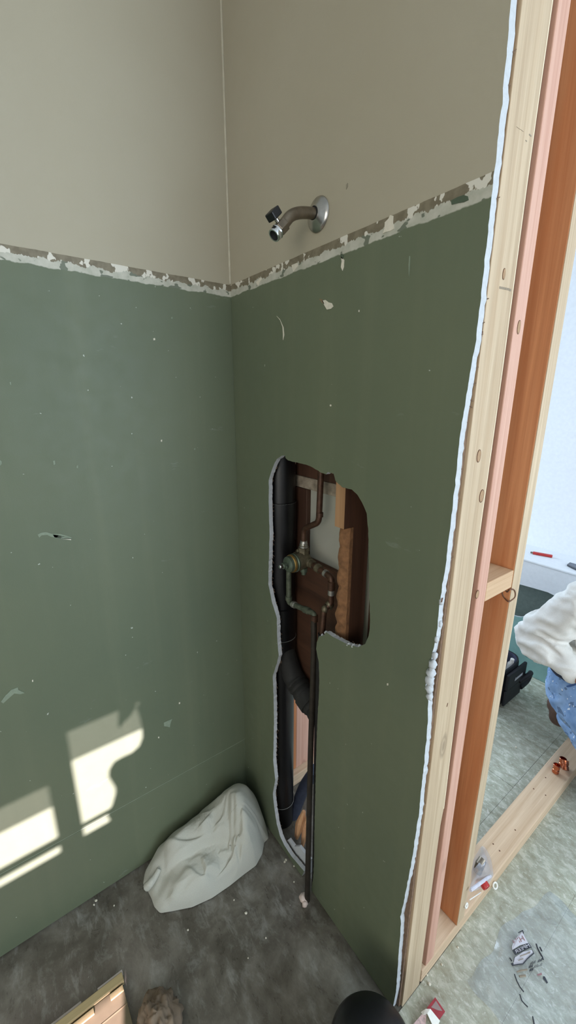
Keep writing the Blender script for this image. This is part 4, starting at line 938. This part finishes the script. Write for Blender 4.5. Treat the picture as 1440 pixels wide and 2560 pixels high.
MB().obox(fr_+ux*.02+Vector((0,0,.06))-uyv*.004, ux, uyv, (0,0,1), (.09, .006, .045)).build('lower_pocket', M_BAGC, root, bevel=.005)
wb = MB().lathe(C0+ux*.045-uyv*.06+Vector((0,0,.10)), (0.1, 0, 1), [(0,.018),(.10,.018),(.112,.010),(.13,.010),(.132,.008)], 16).build('white_bottle', M_WPL, smooth=True); tag(wb, 'white bottle sticking out of the black tool bag', 'bottle')
pl = MB().tube([C0+ux*.085-uyv*.01+Vector((0,0,.10)), C0+ux*.08+uyv*.0+Vector((0,0,.22)), C0+ux*.06+uyv*.02+Vector((0,0,.265))], [.010,.012,.008], 10).build('pliers', M_DULL, smooth=True); tag(pl, 'dull metal pliers handle in the black tool bag', 'pliers')

# ================================================================== PERSON
def skin(name, joints, edges, mat, parent=None, sub=2, root_i=0, folds=0.0, fscale=30, seed=0):
    org = ORG[parent.name] if parent else Vector((joints[0][0][0], joints[0][0][1], 0))
    me = bpy.data.meshes.new(name); me.from_pydata([tuple(Vector(j[0])-org) for j in joints], edges, [])
    o = bpy.data.objects.new(name, me); COL.objects.link(o); md = o.modifiers.new('skin', 'SKIN'); md.use_smooth_shade = True
    lay = me.skin_vertices[0].data if me.skin_vertices else None
    if lay is None:
        bm = bmesh.new(); bm.from_mesh(me); bm.verts.layers.skin.verify(); bm.to_mesh(me); bm.free(); lay = me.skin_vertices[0].data
    for i, j in enumerate(joints):
        r = j[1] if isinstance(j[1], tuple) else (j[1], j[1]); lay[i].radius = r; lay[i].use_root = (i == root_i)
    ss = o.modifiers.new('sub', 'SUBSURF'); ss.levels = sub; ss.render_levels = sub
    dg = bpy.context.evaluated_depsgraph_get(); me2 = bpy.data.meshes.new_from_object(o.evaluated_get(dg))
    bpy.data.objects.remove(o); me2.name = name
    if folds:
        for v in me2.vertices:
            p = v.co; s_ = noise.noise(Vector((p.x*fscale, p.y*fscale*.6, p.z*fscale+seed)))+.5*noise.noise(Vector((p.x*fscale*2, p.y*fscale*2, p.z*fscale*2.4+seed)))
            v.co = p+v.normal*folds*s_
    me2.materials.clear(); me2.materials.append(mat); me2.shade_smooth()
    o = bpy.data.objects.new(name, me2); COL.objects.link(o)
    if parent: o.parent = parent
    else: o.location = org
    ORG[o.name] = org; return o
def cloth(name, tubes, mat, parent, vox=.012, it=6, folds=0, fs=(16, 16, 16), seed=0, ridged=True):
    org = ORG[parent.name] if parent else None
    m = MB()
    for pts, rad in tubes:
        k = 5; c = catmull(pts, k); rr = []
        for i in range(len(pts)-1): rr += [rad[i]+(rad[i+1]-rad[i])*j/k for j in range(k)]
        rr.append(rad[-1])
        c = [c[0]-(c[1]-c[0]).normalized()*rr[0]*.25]+c+[c[-1]+(c[-1]-c[-2]).normalized()*rr[-1]*.25]; rr = [rr[0]*.8]+rr+[rr[-1]*.8]
        m.tube(c, rr, 18)
    o = m.build(name, mat, parent); org = ORG[o.name]
    md = o.modifiers.new('r', 'REMESH'); md.mode = 'VOXEL'; md.voxel_size = vox; md.use_smooth_shade = True
    sm = o.modifiers.new('s', 'SMOOTH'); sm.iterations = it; sm.factor = .5
    dg = bpy.context.evaluated_depsgraph_get(); me = bpy.data.meshes.new_from_object(o.evaluated_get(dg)); o.modifiers.clear(); o.data = me
    if folds:
        for v in me.vertices:
            p = v.co; w_ = Vector((p.x*fs[0], p.y*fs[1], p.z*fs[2]+seed)); w_ += Vector((1, 1, 1))*.8*noise.noise(p*9)
            n0 = noise.noise(w_); s_ = (.9-abs(n0)*3.2 if ridged else n0*1.6)
            v.co = p+v.normal*folds*(s_+.35*noise.noise(w_*2.3))
    me.materials.clear(); me.materials.append(mat); me.shade_smooth(); return o
pel = P(1458, 1745, 'y', 1.20); wai = P(1447, 1672, 'y', 1.20); che = P(1562, 1575, 'y', 1.27); nek = P(1622, 1490, 'y', 1.30); hed = P(1662, 1440, 'y', 1.33)
shR = P(1484, 1506, 'y', 1.13); elR = P(1336, 1590, 'y', 1.12); wrR = P(1445, 1692, 'y', 1.05); haR = P(1486, 1712, 'y', 1.03)
shL = P(1640, 1550, 'y', 1.46); elL = P(1620, 1640, 'y', 1.46); wrL = P(1580, 1740, 'y', 1.30); haL = P(1560, 1760, 'y', 1.24)
thR = P(1510, 1815, 'y', 1.13); knR = Vector((.99, 1.06, .14)); anR = P(1405, 1760, 'y', 1.32); heR = P(1386, 1758, 'y', 1.34); toR = P(1396, 1800, 'y', 1.33)
hiL = pel+Vector((.04, .16, -.02)); knL = Vector((1.10, 1.36, .10)); anL = Vector((.72, 1.52, .11)); toL = Vector((.65, 1.57, .05))
def hand(w, h):
    d_ = (h-w).normalized(); sd_ = d_.cross(Vector((0,0,1))).normalized(); out = [([w, w.lerp(h, .5), h, h+d_*.02], [.026, .030, .034, .030])]
    for k in range(4):
        b_ = h+sd_*(-.030+.0205*k); ln = (.032, .038, .036, .028)[k]
        out.append(([b_, b_+d_*.022, b_+d_*(.022+ln*.7)-Vector((0,0,.014)), b_+d_*(.024+ln)-Vector((0,0,.038))], [.009, .0088, .008, .0068]))
    out.append(([w.lerp(h, .5)-sd_*.018, h-sd_*.040-Vector((0,0,.006)), h-sd_*.046+d_*.026-Vector((0,0,.018))], [.012, .010, .0078])); return out
person = cloth('person', [([pel, wai, che, nek, hed], [.08, .075, .07, .046, .07]), ([che, shR, elR, wrR], [.05, .038, .032, .025]), ([che, shL, elL, wrL], [.05, .04, .032, .025]),
    ([pel, thR, knR], [.08, .07, .05]), ([knR, anR, toR], [.05, .035, .03]), ([pel, hiL, knL], [.08, .07, .05]), ([knL, anL, toL], [.05, .035, .03])]+hand(wrR, haR)+hand(wrL, haL), M_SKIN, None, vox=.0048, it=2)
tag(person, 'person in white sweatshirt and spattered jeans kneeling beyond the floor plate', 'person')
# head features
fd = Vector((.72, .55, -.42)).normalized(); sdv = fd.cross(Vector((0,0,1))).normalized(); uv = sdv.cross(fd)
hb = hed+uv*.03
hm = MB(); vs = []; n1, n2 = 28, 18
for i in range(n2+1):
    a = math.pi*i/n2
    for k in range(n1):
        b_ = 2*math.pi*k/n1; d_ = Vector((math.sin(a)*math.cos(b_), math.sin(a)*math.sin(b_), math.cos(a)))
        jaw = 1-.22*max(0, -d_.z)*(1-.4*max(0, d_.x)); q_ = hb+fd*(d_.x*.098*jaw)+sdv*(d_.y*.076*jaw)+uv*(d_.z*.118)
        nose = math.exp(-((d_.y/.13)**2+((d_.z+.12)/.22)**2))*max(0, d_.x); q_ += fd*.022*nose
        brow = -.010*math.exp(-(((abs(d_.y)-.34)/.16)**2+((d_.z-.05)/.12)**2))*max(0, d_.x); q_ += fd*brow; vs.append(q_)
hm.add(vs, [(i*n1+k, i*n1+(k+1) % n1, (i+1)*n1+(k+1) % n1, (i+1)*n1+k) for i in range(n2) for k in range(n1)])
face = hm.build('face', M_SKIN, person, smooth='all')
for s_ in (-1, 1):
    e0 = hb+fd*.082+sdv*s_*.031+uv*.006; eb = MB(); lump(eb, e0, .011, 1); eb.build('eye', M_WPL, face, smooth='all')
    er = MB(); lump(er, hb+sdv*s_*.079-fd*.005, .022, 2, flat=1.4); er.build('ear', M_SKIN, face, smooth='all')
MB().tube([hb+fd*.086-uv*.06-sdv*.024, hb+fd*.094-uv*.058, hb+fd*.086-uv*.06+sdv*.024], [.003, .006, .003], 8).build('mouth', simple('lips', L3(136, 78, 70), .5), face, smooth='all')
hr = MB(); vs = []
for i in range(12):
    a = math.pi*.62*i/11
    for k in range(n1):
        b_ = 2*math.pi*k/n1; d_ = Vector((math.sin(a)*math.cos(b_), math.sin(a)*math.sin(b_), math.cos(a)))
        q_ = hb-fd*.012+fd*(d_.x*.104)+sdv*(d_.y*.085)+uv*(d_.z*.126)
        if d_.x > .3 and d_.z < .45: q_ = q_-fd*.05
        vs.append(q_+d_.x*fd*.004*noise.noise(d_*9))
hr.add(vs, [(i*n1+k, i*n1+(k+1) % n1, (i+1)*n1+(k+1) % n1, (i+1)*n1+k) for i in range(11) for k in range(n1)]); hr.build('hair', M_HAIR, person, smooth='all')
# clothing
hoodie = cloth('sweatshirt', [([wai+Vector((.012, 0.01, .085)), wai.lerp(che, .55), che, che.lerp(nek, .6), nek], [.112, .116, .125, .10, .07]),
    ([che.lerp(shR, .35), shR, shR.lerp(elR, .45), elR, elR.lerp(wrR, .35), elR.lerp(wrR, .75), elR.lerp(wrR, .97)], [.088, .086, .082, .072, .068, .050, .041]),
    ([che.lerp(shL, .35), shL, elL, elL.lerp(wrL, .6), wrL], [.10, .09, .074, .055, .040])], M_HOOD, person, vox=.008, it=4, folds=.011, fs=(9, 9, 22), seed=2)
skirt = cloth('shirt_hem', [([wai+Vector((.006, 0, .045)), wai+Vector((.012, 0, .075))], [.114, .114])], M_WPL, person, vox=.012, it=2)
jn = cloth('jeans', [([wai+Vector((0, 0, -.015)), wai.lerp(pel, .5), pel, thR, knR], [.112, .122, .128, .108, .078]), ([knR, knR.lerp(anR, .5), anR.lerp(knR, .12)], [.078, .072, .060]),
    ([pel, hiL, knL], [.12, .105, .078]), ([knL, knL.lerp(anL, .5), anL.lerp(knL, .12)], [.078, .072, .060])], M_JEANS, person, vox=.011, it=4, folds=.005, fs=(14, 14, 20), seed=5)
cloth('waistband', [([wai+Vector((-.004, 0, -.006)), wai+Vector((.002, 0, .035))], [.116, .115])], M_NAVY, person, vox=.011, it=2)
cloth('back_pocket', [([P(1402, 1712, 'y', 1.10), P(1420, 1716, 'y', 1.085), P(1446, 1708, 'y', 1.07)], [.004, .004, .004])], simple('dark_denim_seam', L3(62, 92, 140), .9), person, vox=.003, it=1)
for an_, he_, to_, kn2 in ((anR, heR, toR, knR), (anL, anL+Vector((-.03, .02, .03)), toL, knL)):
    cloth('boot', [([an_.lerp(kn2, .10), an_], [.048, .050]), ([he_, an_.lerp(to_, .3), to_], [.042, .048, .040])], M_BOOT, person, vox=.008, it=4)
